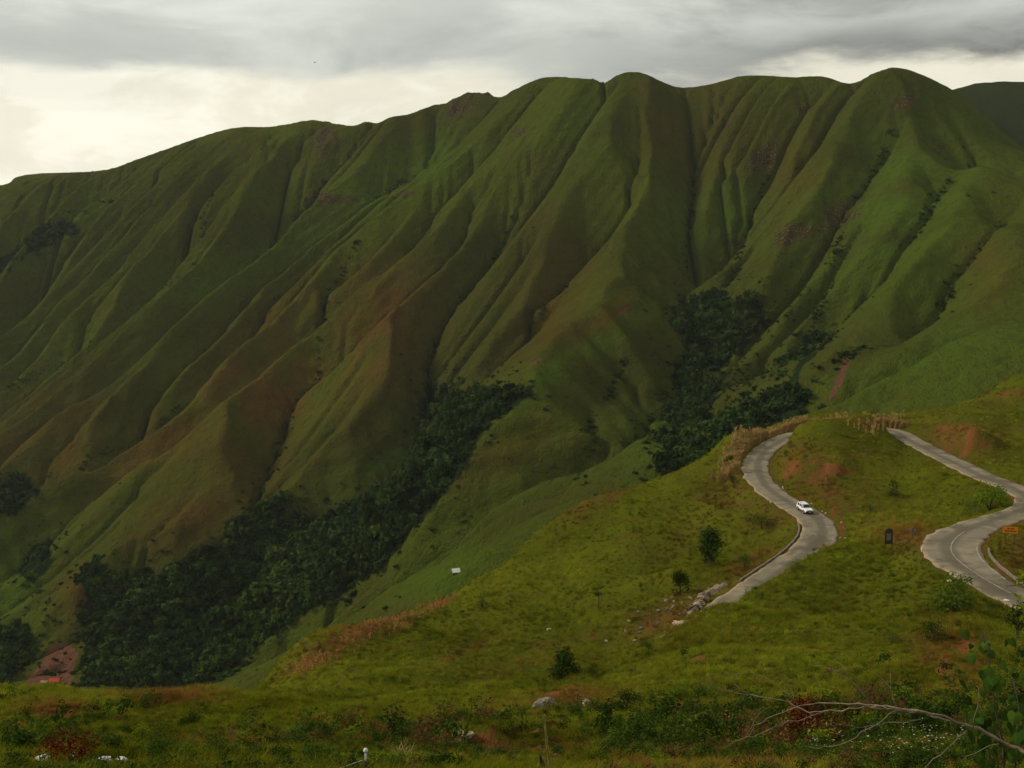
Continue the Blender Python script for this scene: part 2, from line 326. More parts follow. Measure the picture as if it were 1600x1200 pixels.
CREST = [(430, 1046, 200), (560, 985, 225), (715, 924, 250), (760, 897, 256), (870, 810, 276), (960, 766, 284), (1060, 734, 293), (1155, 684, 322), (1220, 664, 345), (1300, 655, 352), (1370, 652, 354), (1420, 647, 362), (1480, 636, 372), (1600, 588, 392), (1700, 550, 400), (1850, 520, 410)]
pts = [at(*p) for p in NP] + [at(*p) for p in CREST[7:]] + [np.array([0, 6, -3.2]), np.array([4, 8, -4.1]), np.array([-6, 8, -4.2]), np.array([9, 12, -6.2]), np.array([6, 14, -6.9]), np.array([-14, 16, -7.5]), np.array([0, 16, -7.6])]
for p in BACK:
    q = at(*p)
    for s, dz in ((1.14, 5), (1.5, 34), (2.3, 90), (4.0, 160)): pts.append(q * s - np.array([0, 0, dz]))
for p in CREST:
    q = at(*p)
    for s, dz in ((1.09, 5), (1.3, 34), (1.8, 110), (2.6, 190)): pts.append(q * s - np.array([0, 0, dz]))
pts += [p for p in ROAD[::12]]
near_base = MQ(np.array(pts), 7.0)
# small scarps and cuttings: pixel of the foot, half width in pixels, height, how far the top runs back
SCARPS = [(745, 1172, 48, 1.1, 6), (520, 1174, 90, 0.7, 6), (95, 1128, 50, 0.8, 7), (885, 1094, 45, 1.0, 8), (1080, 1118, 34, 0.8, 6), (1330, 1126, 40, 0.8, 6), (15, 1148, 36, 0.7, 6), (176, 1180, 22, 0.5, 4), (1110, 1056, 34, 0.5, 10), (1490, 1050, 34, 1.2, 8),
          (1500, 710, 62, 4.2, 30), (1288, 744, 46, 2.2, 16), (1236, 738, 22, 1.8, 10), (1310, 692, 30, 0.9, 8), (1575, 622, 40, 1.2, 14), (620, 1060, 90, 0.9, 10), (800, 1010, 90, 0.9, 10), (930, 990, 80, 0.8, 8), (1560, 880, 24, 0.8, 6), (330, 1112, 60, 0.7, 8)]
SC_W = []
for (su, sv, sw, sh, sl) in SCARPS:
    d = ray(su, sv); Y = np.geomspace(8, 420, 800); g = near_base(d[0] * Y, Y) - d[2] * Y; k = np.where(g > 0)[0]; y0 = Y[k[0]] if len(k) else 60.0
    SC_W.append((su, d[0], y0, sw / F, sh, sl))
def scarps(x, y):
    shp = np.shape(x); x = np.ravel(x); y = np.ravel(y); dz = np.zeros(len(x)); face = np.zeros(len(x)); t = x / y
    for k, (su, t0, y0, tw, sh, sl) in enumerate(SC_W):
        m = np.where((np.abs(t - t0) < 1.7 * tw) & (y > y0 - 6) & (y < y0 + 6 * sl))[0]
        if not len(m): continue
        X, Y = x[m], y[m]; env = np.exp(-((t[m] - t0) / tw) ** 4); wob = 1.2 * fbm(X, Y * 0 + k * 13.0, 6, 3, .6, 200 + k) * min(1.5, .4 + sh * .4); s = Y - y0 - wob * min(sh, 1.1) * .8; wd = max(.35, sh * .45)
        dz[m] += sh * env * sstep(s, 0, wd) * np.exp(-np.maximum(s - wd, 0) / sl); face[m] = np.maximum(face[m], env * np.exp(-((s - wd * .5) / (wd * .8)) ** 2) * np.clip(.75 + 1.2 * fbm(X, Y, 3.5, 3, .6, 260 + k), 0, 1))
    return dz.reshape(shp), face.reshape(shp)
R2 = ROAD[:, :2]
def road_dist(x, y):
    q = np.stack([np.ravel(x), np.ravel(y)], -1); d = np.full(len(q), 1e9); idx = np.zeros(len(q), int)
    lo, hi = R2.min(0) - 30, R2.max(0) + 30
    sel = np.where((q > lo).all(1) & (q < hi).all(1))[0]
    for i in range(0, len(sel), 20000):
        b = sel[i:i + 20000]; dd = ((q[b][:, None] - R2[None]) ** 2).sum(-1); j = dd.argmin(1)
        d[b] = np.sqrt(dd[np.arange(len(b)), j]); idx[b] = j
    return d.reshape(np.shape(x)), idx.reshape(np.shape(x))
def near_z(x, y, full=False):
    x = np.asarray(x, float); y = np.asarray(y, float)
    z = near_base(x, y); r = np.hypot(x, y)
    amp = np.clip(r / 120, 0.25, 1.0)
    z = z + amp * (fbm(x, y, 38, 3, 0.5, 3) * 2.8 + fbm(x, y, 12, 4, 0.55, 5) * 1.2) + 0.5 * sstep(r, 10, 30) * (1 - sstep(r, 90, 140)) * fbm(x, y, 5.5, 3, 0.55, 15)
    z = z + scarps(x, y)[0]
    d, j = road_dist(x, y); e = d - RW[j] / 2
    zr = ROAD[j, 2] - 0.12
    bank = np.clip((e - 0.5) / 4.5, 0, 1)              # cut and fill slopes beside the carriageway
    t = bank * bank * (3 - 2 * bank)
    z = np.where(e < 8, zr + (z - zr) * t, z)
    return (z, e) if full else z
NX, NY = 560, 470
tt = np.linspace(-0.66, 0.66, NX); yy = np.geomspace(5, 700, NY)
GX = tt[None, :] * yy[:, None]; GY = np.repeat(yy[:, None], NX, 1)
GZ, GE = near_z(GX, GY, True)
PU, PV = project(np.stack([GX, GY, GZ], -1))
near_exact = near_z
def near_z(x, y, full=False):                 # from here on read the finished sheet
    x = np.asarray(x, float); y = np.asarray(y, float)
    fx = np.clip((x / y - tt[0]) / (tt[1] - tt[0]), 0, NX - 1.001); fy = np.clip(np.log(y / yy[0]) / np.log(yy[1] / yy[0]), 0, NY - 1.001)
    x0 = fx.astype(int); y0 = fy.astype(int); tx = fx - x0; ty = fy - y0
    f = lambda g: (g[y0, x0] * (1 - tx) + g[y0, x0 + 1] * tx) * (1 - ty) + (g[y0 + 1, x0] * (1 - tx) + g[y0 + 1, x0 + 1] * tx) * ty
    if not full: return f(GZ)
    d, j = road_dist(x, y); return f(GZ), d - RW[j] / 2
def hit_near(u, v, lo=4, hi=460):
    d = ray(u, v); Y = np.geomspace(lo, hi, 900); z = near_z(d[0] * Y, Y); below = np.where(d[2] * Y < z)[0]
    if not len(below): return None
    k = below[0]; a, b = Y[max(k - 1, 0)], Y[k]
    Y = np.linspace(a, b, 40); z = near_z(d[0] * Y, Y); k = np.where(d[2] * Y <= z + 1e-4)[0]; y = Y[k[0]] if len(k) else b
    return np.array([d[0] * y, y, near_z(np.array([d[0] * y]), np.array([y]))[0]])

def blobs(u, v, L):
    o = np.zeros(np.shape(u))
    for (cu, cv, ru, rv, ang, a) in L:
        c, s = math.cos(math.radians(ang)), math.sin(math.radians(ang)); x = u - cu; y = v - cv
        o = np.maximum(o, a * np.exp(-(((x * c + y * s) / ru) ** 2 + ((-x * s + y * c) / rv) ** 2)))
    return o
DRYB = [(1430, 840, 70, 26, 10, 1.0), (1290, 765, 60, 22, 30, .9), (1250, 730, 45, 22, 0, .9), (1200, 800, 60, 30, 20, .75), (1130, 770, 60, 40, -30, .6), (1170, 880, 60, 16, -35, .9), (1040, 960, 80, 26, -28, .9), (880, 1090, 90, 12, -5, .9), (740, 1165, 110, 24, 0, .9), (560, 1165, 120, 10, 3, .9), (260, 1085, 90, 18, 0, .7), (90, 1110, 60, 12, 0, .9), (930, 785, 60, 14, -25, .8), (1200, 1150, 140, 40, 0, .9), (1000, 1180, 150, 22, 0, .6), (1480, 1020, 60, 50, 20, .7), (1500, 690, 70, 26, 0, .8), (1580, 620, 60, 10, -10, .8), (1590, 870, 40, 40, 0, .8), (1400, 1080, 90, 20, -10, .5), (720, 1020, 60, 8, -20, .6), (900, 1000, 100, 10, -15, .5), (560, 985, 110, 22, -28, 1.0), (1360, 662, 30, 10, 0, .9), (1340, 720, 40, 20, 0, .5), (820, 1040, 50, 10, -10, .7), (1350, 760, 30, 50, 0, .4), (360, 1170, 120, 12, 0, .6), (1080, 830, 70, 30, -30, .35)]
SOILB = [(1298, 727, 16, 4.5, 3, 1.1), (1238, 722, 12, 6, 10, .7), (1272, 722, 5, 4, 0, .8), (1480, 672, 26, 12, 20, .62), (1520, 683, 14, 22, -12, 1.0), (1503, 668, 20, 6, 10, .8), (1575, 615, 26, 4, -8, .8), (1390, 669, 12, 3, 10, .9), (1310, 690, 26, 5, 15, .5), (560, 990, 110, 13, -29, .55), (690, 940, 30, 8, -25, .9), (480, 1040, 50, 12, -28, .6), (885, 1078, 34, 6, -12, .8), (1072, 1108, 20, 5, 0, .7), (1110, 1046, 26, 5, -8, .3), (745, 1165, 34, 10, -5, .75), (590, 1172, 60, 5, 4, .7), (510, 1167, 30, 4, 4, .8), (20, 1132, 30, 5, 0, .9), (95, 1112, 34, 6, 5, .7), (175, 1170, 16, 5, 0, .8), (1330, 1118, 30, 7, -10, .7), (1505, 1010, 16, 26, 25, .9), (1475, 1040, 12, 20, 25, .7), (1520, 1035, 12, 14, 0, .9), (1305, 800, 16, 12, 60, .7), (1316, 825, 6, 16, 0, .9), (1255, 780, 20, 6, 30, .6), (1425, 842, 24, 5, 0, .55), (1395, 868, 20, 4, 0, .55), (1100, 935, 40, 12, -38, .5), (1020, 975, 50, 12, -30, .5), (1565, 890, 10, 24, -30, .7), (1185, 895, 40, 5, -35, .6), (920, 1085, 30, 5, 0, .5), (1455, 985, 26, 8, -30, .5), (340, 1105, 14, 3, 0, .6), (285, 1180, 14, 6, 0, .5)]
DRYB += [(1000, 1195, 120, 16, 0, .7), (1150, 1190, 120, 30, 0, .8)]
SOILB = [(a, b, c, d, e, f * (1.5 if b > 1030 else 1.15)) for a, b, c, d, e, f in SOILB]
SOILB += [(1245, 735, 46, 24, 20, .47), (1292, 772, 36, 14, 35, .47), (1490, 690, 46, 22, 0, .5)]
NDRY = np.clip(blobs(PU, PV, DRYB + [(1255, 735, 60, 40, 30, 1.0), (1480, 690, 50, 30, 0, 1.0)]) * (1.1 + 0.9 * fbm(GX, GY, 8, 3, 0.6, 41)), 0, 1)
NSOIL = np.clip(blobs(PU, PV, SOILB), 0, 1)
NSOIL = np.maximum(NSOIL, np.clip(0.55 + 1.1 * fbm(GX, GY, 12, 3, 0.6, 45), 0, 0.9) * np.exp(-(np.maximum(GE, 0) / 0.8) ** 2))
NSOIL = np.where(GE > 0, np.maximum(NSOIL, np.clip(1.2 * scarps(GX, GY)[1], 0, 1)), NSOIL)
NWET = np.zeros(GX.shape)
from math import log
def near_attr(field, x, y):
    fx = np.clip((np.asarray(x) / np.asarray(y) - tt[0]) / (tt[1] - tt[0]), 0, NX - 1.001); fy = np.clip(np.log(np.asarray(y) / yy[0]) / np.log(yy[1] / yy[0]), 0, NY - 1.001)
    return field[fy.round().astype(int), fx.round().astype(int)]

near_obj = mesh_np('hillside', np.stack([GX, GY, GZ], -1).reshape(-1, 3), grid_faces(NY, NX), M['hillside'], attrs={'dry': NDRY, 'soil': NSOIL, 'wet': NWET})
tag(near_obj, kind='structure')

# ------------------------------------------------------------------ the far mountain
CELL = 4.0
mx = np.arange(-1560, 1300, CELL); my = np.arange(420, 2760, CELL)
MX, MY = np.meshgrid(mx, my)
EROSION_STEPS = 13; EROSION_K = 0.036; EROSION_A = [160, 160, 130, 130, 100, 100, 80, 80, 60] + [40, 24, 14, 7]
SKYL = [(-140, 315, 2450), (0, 290, 2350), (25, 277, 2340), (60, 271, 2325), (160, 266, 2270), (220, 247, 2230), (350, 203, 2130), (420, 198, 2090), (455, 193, 2065), (480, 188, 2050), (510, 189, 2040), (530, 195, 2030), (555, 196, 2012), (572, 190, 2003), (590, 192, 1995), (610, 183, 1985), (640, 178, 1965), (665, 168, 1940), (690, 163, 1925), (705, 158, 1910),
        (722, 149, 1895), (735, 145, 1890), (750, 147, 1880), (762, 145, 1873), (780, 152, 1860), (820, 132, 1820), (855, 120, 1790), (900, 122, 1765), (930, 124, 1750), (943, 130, 1742), (965, 117, 1715), (985, 112, 1700), (1010, 116, 1690), (1060, 136, 1690), (1110, 131, 1670), (1165, 118, 1630), (1240, 120, 1600), (1285, 119, 1575), (1330, 130, 1540),
        (1370, 112, 1490), (1400, 105, 1460), (1430, 112, 1455), (1470, 130, 1450), (1500, 147, 1450), (1540, 182, 1440), (1600, 232, 1430), (1720, 320, 1420)]
BASEP = [(0, 1075, 900), (85, 1066, 820), (200, 1055, 830), (430, 1045, 850), (-120, 1040, 1000), (0, 950, 1080), (150, 900, 1060), (300, 960, 960), (420, 880, 1000), (560, 800, 1060), (640, 850, 930), (640, 720, 1120),
         (0, 700, 1500), (0, 500, 1850), (-140, 600, 1750), (200, 700, 1330), (200, 500, 1680), (400, 700, 1240), (400, 500, 1500), (400, 330, 1790), (600, 600, 1270), (600, 400, 1530), (640, 280, 1760), (800, 500, 1270), (800, 300, 1560), (690, 620, 1180),
         (712, 893, 640), (600, 940, 690), (780, 860, 680), (860, 780, 800), (1000, 720, 830), (740, 690, 980), (900, 600, 1040), (1000, 500, 1160), (1000, 300, 1430), (1060, 720, 900), (1080, 600, 1060), (1090, 470, 1240), (1100, 300, 1440),
         (1200, 560, 1080), (1200, 400, 1260), (1200, 250, 1440), (1250, 660, 830), (1300, 560, 930), (1320, 400, 1140), (1380, 250, 1300), (1400, 560, 900), (1500, 500, 940), (1500, 350, 1120), (1600, 420, 1000), (1600, 560, 800), (1720, 500, 900), (1480, 200, 1370)]
bp = [at(*p) for p in SKYL + BASEP]
for p in SKYL:
    q = at(*p)
    for s, dz in ((1.06, 45), (1.16, 140), (1.4, 250)): bp.append(q * s - np.array([0, 0, dz]))
for X, Y, z in ((-500, 450, -330), (-200, 450, -330), (0, 430, -310), (200, 450, -270), (400, 480, -240), (600, 500, -220), (-900, 700, -400), (900, 700, -120)): bp.append(np.array([X, Y, z]))
base = MQ(np.array(bp), 60.0)
# evaluate coarse and upsample (smooth surface)
cs = 4
BZ = base(MX[::cs, ::cs], MY[::cs, ::cs])
def upsample(a, shape):
    yi = np.linspace(0, a.shape[0] - 1, shape[0]); xi = np.linspace(0, a.shape[1] - 1, shape[1])
    y0 = np.clip(np.floor(yi).astype(int), 0, a.shape[0] - 2); x0 = np.clip(np.floor(xi).astype(int), 0, a.shape[1] - 2)
    fy = (yi - y0)[:, None]; fx = (xi - x0)[None]
    return (a[y0][:, x0] * (1 - fx) + a[y0][:, x0 + 1] * fx) * (1 - fy) + (a[y0 + 1][:, x0] * (1 - fx) + a[y0 + 1][:, x0 + 1] * fx) * fy
cy = np.arange(0, len(my), cs); cx = np.arange(0, len(mx), cs)
fy_ = np.interp(np.arange(len(my)), cy, np.arange(len(cy))); fx_ = np.interp(np.arange(len(mx)), cx, np.arange(len(cx)))
def up_exact(a):
    y0 = np.clip(np.floor(fy_).astype(int), 0, a.shape[0] - 2); x0 = np.clip(np.floor(fx_).astype(int), 0, a.shape[1] - 2)
    ty = (fy_ - y0)[:, None]; tx = (fx_ - x0)[None]
    return (a[y0][:, x0] * (1 - tx) + a[y0][:, x0 + 1] * tx) * (1 - ty) + (a[y0 + 1][:, x0] * (1 - tx) + a[y0 + 1][:, x0 + 1] * tx) * ty
BZ = blur(up_exact(BZ), 2, 2)
RIDGES = [ # amplitude, pixels
 (48, [(985, 114), (1000, 200), (1012, 300), (1035, 400), (1012, 478), (960, 525), (890, 575), (820, 625), (740, 690), (700, 760), (660, 850)]),
 (22, [(985, 114), (975, 195), (900, 250), (850, 288), (800, 340), (745, 400), (690, 450), (664, 505), (655, 560), (648, 620), (600, 700), (540, 760), (500, 800)]),
 (22, [(1000, 260), (945, 335), (885, 390), (850, 440), (790, 510), (740, 580), (722, 620)]),
 (20, [(735, 147), (690, 260), (640, 330), (560, 400), (470, 470), (420, 540), (380, 640), (340, 720), (330, 800), (260, 880)]),
 (20, [(480, 190), (420, 270), (360, 312), (330, 470), (270, 530), (200, 590), (120, 650), (0, 715), (-60, 750)]),
 (22, [(350, 205), (270, 265), (210, 300), (165, 350), (100, 385), (0, 428), (-60, 450)]),
 (14, [(160, 267), (100, 300), (60, 315), (0, 365), (-60, 395)]),
 (26, [(1400, 106), (1390, 150), (1340, 210), (1300, 240), (1250, 290), (1200, 325), (1140, 365)]),
 (26, [(1400, 106), (1440, 170), (1475, 198), (1420, 262), (1390, 330), (1345, 410)]),
 (30, [(1475, 198), (1530, 262), (1580, 330), (1490, 392), (1400, 480), (1325, 540), (1250, 600), (1180, 690)]),
 (24, [(1640, 390), (1600, 425), (1570, 465), (1500, 510), (1445, 545), (1400, 580), (1345, 640)]),
 (16, [(1165, 119), (1170, 180), (1150, 230), (1130, 300), (1120, 380)]),
 (20, [(1330, 470), (1270, 480), (1200, 540), (1150, 620), (1110, 700)]),
 (22, [(960, 600), (930, 660), (905, 720), (880, 790)]),
 (20, [(1040, 620), (1000, 690), (975, 750)]),
 (12, [(855, 121), (850, 200), (800, 260), (740, 310), (660, 370), (590, 430)]),
]
GULLY = [
 (30, [(1060, 140), (1082, 260), (1078, 330), (1075, 400), (1068, 470), (1075, 600), (1050, 715)]),
 (30, [(930, 230), (885, 285), (815, 330), (761, 400), (701, 482), (672, 557), (668, 640), (630, 740), (560, 830), (420, 905), (300, 985), (200, 1040)]),
 (24, [(930, 380), (870, 460), (825, 535), (810, 585), (740, 635), (672, 690)]),
 (22, [(600, 360), (530, 450), (505, 490), (500, 550), (495, 590), (455, 640), (430, 715), (405, 770), (400, 870)]),
 (20, [(520, 380), (445, 445), (385, 520), (350, 560), (300, 610), (260, 635), (240, 670), (185, 695), (125, 740), (50, 780), (0, 805), (-60, 840)]),
 (22, [(400, 250), (320, 350), (320, 415), (300, 455), (240, 480), (175, 530), (100, 570), (0, 632), (-60, 660)]),
 (16, [(230, 270), (180, 310), (130, 340), (65, 378), (0, 412), (-60, 440)]),
 (30, [(1240, 180), (1190, 290), (1160, 360), (1150, 440), (1120, 520), (1080, 600)]),
 (22, [(1420, 150), (1360, 270), (1320, 340), (1300, 420), (1270, 520), (1230, 590), (1130, 690)]),
 (22, [(1530, 230), (1480, 300), (1420, 380), (1360, 440), (1310, 510)]),
 (22, [(1600, 330), (1540, 400), (1495, 440), (1450, 510), (1385, 560), (1310, 630)]),
 (16, [(1000, 560), (950, 630), (925, 680), (915, 760), (905, 800)]),
 (16, [(1060, 560), (1020, 650), (985, 720)]),
 (12, [(560, 210), (500, 280), (440, 350), (400, 410), (360, 470)]),
 (14, [(700, 200), (650, 260), (600, 300), (560, 340)]),
]
val = np.zeros(MX.shape); msk = np.zeros(MX.shape, bool); gval = np.zeros(MX.shape); gmsk = np.zeros(MX.shape, bool); GL = []
def to_base(u, v, off):
    d = ray(u, v); Y = np.arange(560, 2600, 4.0); X = d[0] * Y
    ix = np.clip(((X - mx[0]) / CELL).astype(int), 0, len(mx) - 1); iy = np.clip(((Y - my[0]) / CELL).astype(int), 0, len(my) - 1)
    g = BZ[iy, ix] + off - d[2] * Y; k = np.where(g > 0)[0]
    return (d * Y[k[0]])[:2] if len(k) else None
for sgn, group in ((1, RIDGES), (-1, GULLY)):
    for A, line in group:
        A *= 0.68 if sgn < 0 else 0.72; P = [to_base(u, v, sgn * A * 0.6) for u, v in line]; P = [p for p in P if p is not None]
        S = spline(np.array(P), CELL * 0.5); s = np.linspace(0, 1, len(S))
        wob = 6 * np.sin(s * 40 + A) * 0
        a = A * sstep(s, 0, 0.18) * (1 - 0.5 * sstep(s, 0.8, 1)) * (0.85 + 0.3 * np.sin(s * 23 + A))
        ix = ((S[:, 0] - mx[0]) / CELL).round().astype(int); iy = ((S[:, 1] - my[0]) / CELL).round().astype(int)
        ok = (ix > 0) & (iy > 0) & (ix < len(mx) - 1) & (iy < len(my) - 1)
        GL.append(S) if sgn < 0 else None; tv, tm = (val, msk) if sgn > 0 else (gval, gmsk)
        tv[iy[ok], ix[ok]] = sgn * a[ok]; tm[iy[ok], ix[ok]] = True
S = spline(np.array([at(*p) for p in SKYL]), CELL * 0.5)
ix = ((S[:, 0] - mx[0]) / CELL).round().astype(int); iy = ((S[:, 1] - my[0]) / CELL).round().astype(int); ok = (ix > 0) & (iy > 0) & (ix < len(mx) - 1) & (iy < len(my) - 1)
val[iy[ok], ix[ok]] = (S[ok, 2] - BZ[iy[ok], ix[ok]]); msk[iy[ok], ix[ok]] = True; SKM = np.zeros(MX.shape, bool); SKM[iy[ok], ix[ok]] = True
r = np.zeros(MX.shape)
def relax(r, val, msk, it, k):
    for _ in range(it):
        p = np.pad(r, 1, mode='edge'); r = (p[:-2, 1:-1] + p[2:, 1:-1] + p[1:-1, :-2] + p[1:-1, 2:]) / (4 + k); r = np.where(msk, val, r)
    return r
def solve(val, msk, k):
    r = np.zeros((2, 2))
    for lev in (16, 8, 4, 2, 1):
        ny, nx = -(-len(my) // lev), -(-len(mx) // lev)
        v2 = np.zeros((ny, nx)); c2 = np.zeros((ny, nx)); jy, jx = np.where(msk)
        np.add.at(v2, (jy // lev, jx // lev), val[jy, jx]); np.add.at(c2, (jy // lev, jx // lev), 1)
        m2 = c2 > 0; v2 = np.where(m2, v2 / np.maximum(c2, 1), 0)
        r = upsample(r, (ny, nx))
        r = relax(r, v2, m2, {16: 90, 8: 90, 4: 70, 2: 50, 1: 30}[lev], k * lev * lev)
    return r
rg = solve(val, msk & ~gmsk, 0.0016)
gg = solve(np.where(SKM, 0, gval), gmsk | SKM, 0.012)
r = rg * (1 - np.clip(-gg / 30, 0, 1)) + gg
Z = BZ + r
Z += fbm(MX, MY, 240, 3, 0.5, 21) * 18 + fbm(MX, MY, 90, 4, 0.55, 23) * 6
# the crest line as seen along every bearing; nothing in front of or behind it may rise over it
sk = S; sk_t = sk[:, 0] / sk[:, 1]; o_ = np.argsort(sk_t); sk_e = np.interp(MX / MY, sk_t[o_], (sk[:, 2] / sk[:, 1])[o_])
def under_sky(Z): return np.where(SKM, Z, np.minimum(Z, MY * sk_e - 0.8))
Z = under_sky(Z)
# erosion: water collects down the faces and cuts a branching set of gullies (stream power law, implicit steps)
import heapq
def fill(Z):
    ny, nx = Z.shape; n_c = ny * nx; z = Z.ravel().tolist(); done = bytearray(ny * nx); h = []
    for j in range(nx):
        for i in (j, (ny - 1) * nx + j): done[i] = 1; h.append((z[i], i))
    for j in range(1, ny - 1):
        for i in (j * nx, j * nx + nx - 1): done[i] = 1; h.append((z[i], i))
    heapq.heapify(h); nb = (-nx, nx, -1, 1); pop = heapq.heappop; push = heapq.heappush
    while h:
        zi, i = pop(h)
        for d in nb:
            j = i + d
            if 0 <= j < n_c and not done[j]:
                done[j] = 1
                if z[j] < zi + 0.01: z[j] = zi + 0.01
                push(h, (z[j], j))
    return np.array(z).reshape(ny, nx)
def receivers(Z):
    ny, nx = Z.shape; best = np.zeros(Z.shape); idx = np.arange(Z.size).reshape(Z.shape); rec = idx.copy(); P = np.pad(Z, 1, constant_values=1e9); I = np.pad(idx, 1)
    for dy in (-1, 0, 1):
        for dx in (-1, 0, 1):
            if dx or dy:
                s = (Z - P[1 + dy:1 + dy + ny, 1 + dx:1 + dx + nx]) / math.hypot(dx, dy); q = I[1 + dy:1 + dy + ny, 1 + dx:1 + dx + nx]
                b = s > best; rec = np.where(b, q, rec); best = np.where(b, s, best)
    return rec
Z0 = Z.copy(); Z = fill(Z)
gy0, gx0 = np.gradient(blur(Z0, 8, 2), CELL); REST = np.clip(np.hypot(gx0, gy0) + 0.20 + 0.14 * fbm(MX, MY, 160, 2, .5, 171), 0.6, 1.4)
for it in range(EROSION_STEPS):
    Zn = Z + RNG.normal(0, 0.35, Z.shape) * (it < 5); Zn = fill(Zn) if it in (0, 4) else Zn
    rl = receivers(Zn).ravel().tolist(); order = np.argsort(-Zn.ravel()).tolist(); A = [1.0] * Z.size
    for i in order:
        j = rl[i]
        if j != i: A[j] += A[i]
    cK = (EROSION_K * np.clip(np.array(A) - EROSION_A[it], 0.005, 6000.0) ** 0.5).tolist(); z = Z.ravel().tolist()
    for i in reversed(order):
        j = rl[i]
        if j != i:
            c = cK[i]; zj = z[j]
            if z[i] > zj: z[i] = (z[i] + c * zj) / (1 + c)
    Z = np.array(z).reshape(Z.shape)
    if it < 9:                                        # the walls slump until they stand at their resting angle
        for _ in range(5):
            P = np.pad(Z, 1, mode='edge'); ny, nx = Z.shape; low = Z
            for dy in (-1, 0, 1):
                for dx in (-1, 0, 1):
                    if dx or dy: low = np.minimum(low, P[1 + dy:1 + dy + ny, 1 + dx:1 + dx + nx] + REST * (CELL * math.hypot(dx, dy)))
            Z = low
        Z = 0.95 * Z + 0.05 * blur(Z, 1)
A = np.array(A).reshape(Z.shape)
Z = Z + blur(Z0 - Z, 22, 2)
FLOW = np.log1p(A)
tgt = np.where(SKM, BZ + val, Z) - Z                 # hold the crest line where it belongs
Z = under_sky(Z + solve(np.where(SKM, tgt, 0), SKM, 0.006))
def mount_z(x, y, field=None):
    f = Z if field is None else field
    fx = np.clip((np.asarray(x) - mx[0]) / CELL, 0, len(mx) - 1.001); fy = np.clip((np.asarray(y) - my[0]) / CELL, 0, len(my) - 1.001)
    x0 = fx.astype(int); y0 = fy.astype(int); tx = fx - x0; ty = fy - y0
    return (f[y0, x0] * (1 - tx) + f[y0, x0 + 1] * tx) * (1 - ty) + (f[y0 + 1, x0] * (1 - tx) + f[y0 + 1, x0 + 1] * tx) * ty
def hit_far(u, v, lo=480):
    d = ray(u, v); Y = np.arange(lo, 2600, 1.5); k = np.where(mount_z(d[0] * Y, Y) > d[2] * Y)[0]
    return d * Y[k[0]] if len(k) else None
up = 1.5
fx2 = np.arange(mx[0], mx[-1] - CELL, CELL / up); fy2 = np.arange(my[0], my[-1] - CELL, CELL / up)
UX, UY = np.meshgrid(fx2, fy2); UZ = mount_z(UX, UY); UZ = 0.5 * UZ + 0.5 * blur(UZ, 1, 1)
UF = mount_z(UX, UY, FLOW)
MU, MV = project(np.stack([UX, UY, UZ], -1))
MDRY = blobs(MU, MV, [(420, 600, 130, 90, -35, 1.0), (590, 520, 75, 110, 20, 0.95), (260, 690, 120, 45, -35, .7), (520, 460, 90, 40, -30, .7), (70, 690, 100, 60, -20, .8), (400, 720, 90, 50, -30, .6), (960, 490, 60, 20, -35, .7), (300, 800, 120, 40, -20, .5), (1250, 260, 60, 100, 20, .25), (1540, 420, 40, 60, 0, .4), (860, 480, 60, 120, 25, .35), (1080, 200, 80, 90, 0, .3), (130, 930, 40, 60, 20, .7), (820, 690, 90, 30, -30, .4)])
MDRY = np.clip(MDRY * (0.75 + 1.2 * fbm(UX, UY, 90, 4, 0.6, 51)), 0, 1)
MROCK = blobs(MU, MV, [(725, 162, 42, 17, -20, 1.0), (1190, 245, 34, 24, -30, 1.0), (1412, 162, 36, 16, -40, .8), (1468, 226, 26, 12, -40, .8), (510, 222, 26, 34, 0, .8), (500, 312, 38, 12, 5, .95), (548, 312, 18, 8, 0, .9), (1318, 330, 40, 26, -40, .85), (1245, 368, 52, 22, -10, .75), (1150, 375, 30, 16, 0, .6), (812, 205, 20, 15, -20, .8), (1130, 195, 14, 8, 0, .8), (1260, 172, 18, 5, 0, .8), (632, 302, 28, 10, 0, .7), (600, 225, 14, 18, 0, .5), (1380, 180, 20, 14, 0, .5), (840, 250, 14, 20, 0, .4)])
MROCK = np.clip(MROCK * (1 + 0.9 * fbm(UX, UY, 40, 3, 0.6, 61)), 0, 1)
MLUSH = blobs(MU, MV, [(1380, 330, 190, 150, -30, .9), (640, 270, 130, 40, -30, 1.0), (880, 570, 150, 26, -35, 1.0), (1140, 330, 110, 60, -20, .7), (600, 726, 70, 14, -20, 1.0), (20, 910, 40, 80, 20, .9), (430, 400, 180, 30, -25, .6), (1480, 560, 160, 60, -30, .8), (1010, 690, 70, 60, -30, .6), (110, 350, 90, 16, -30, .6), (920, 200, 60, 60, -30, .6), (700, 900, 90, 40, -20, .8)])
MSOIL = np.where(in_poly(MU, MV, [(35, 1072), (62, 1040), (84, 1004), (104, 1002), (124, 1022), (114, 1050), (112, 1075)]) & (MV > 960), 1.0, 0.0)
MSOIL = np.maximum(blur(MSOIL, 1), blobs(MU, MV, [(1313, 590, 8, 55, 22, .8), (838, 565, 14, 4, -30, .9), (975, 487, 22, 5, -35, .7), (418, 604, 4, 4, 0, .9), (10, 890, 10, 6, 0, .6), (95, 880, 10, 8, 0, .5)]))
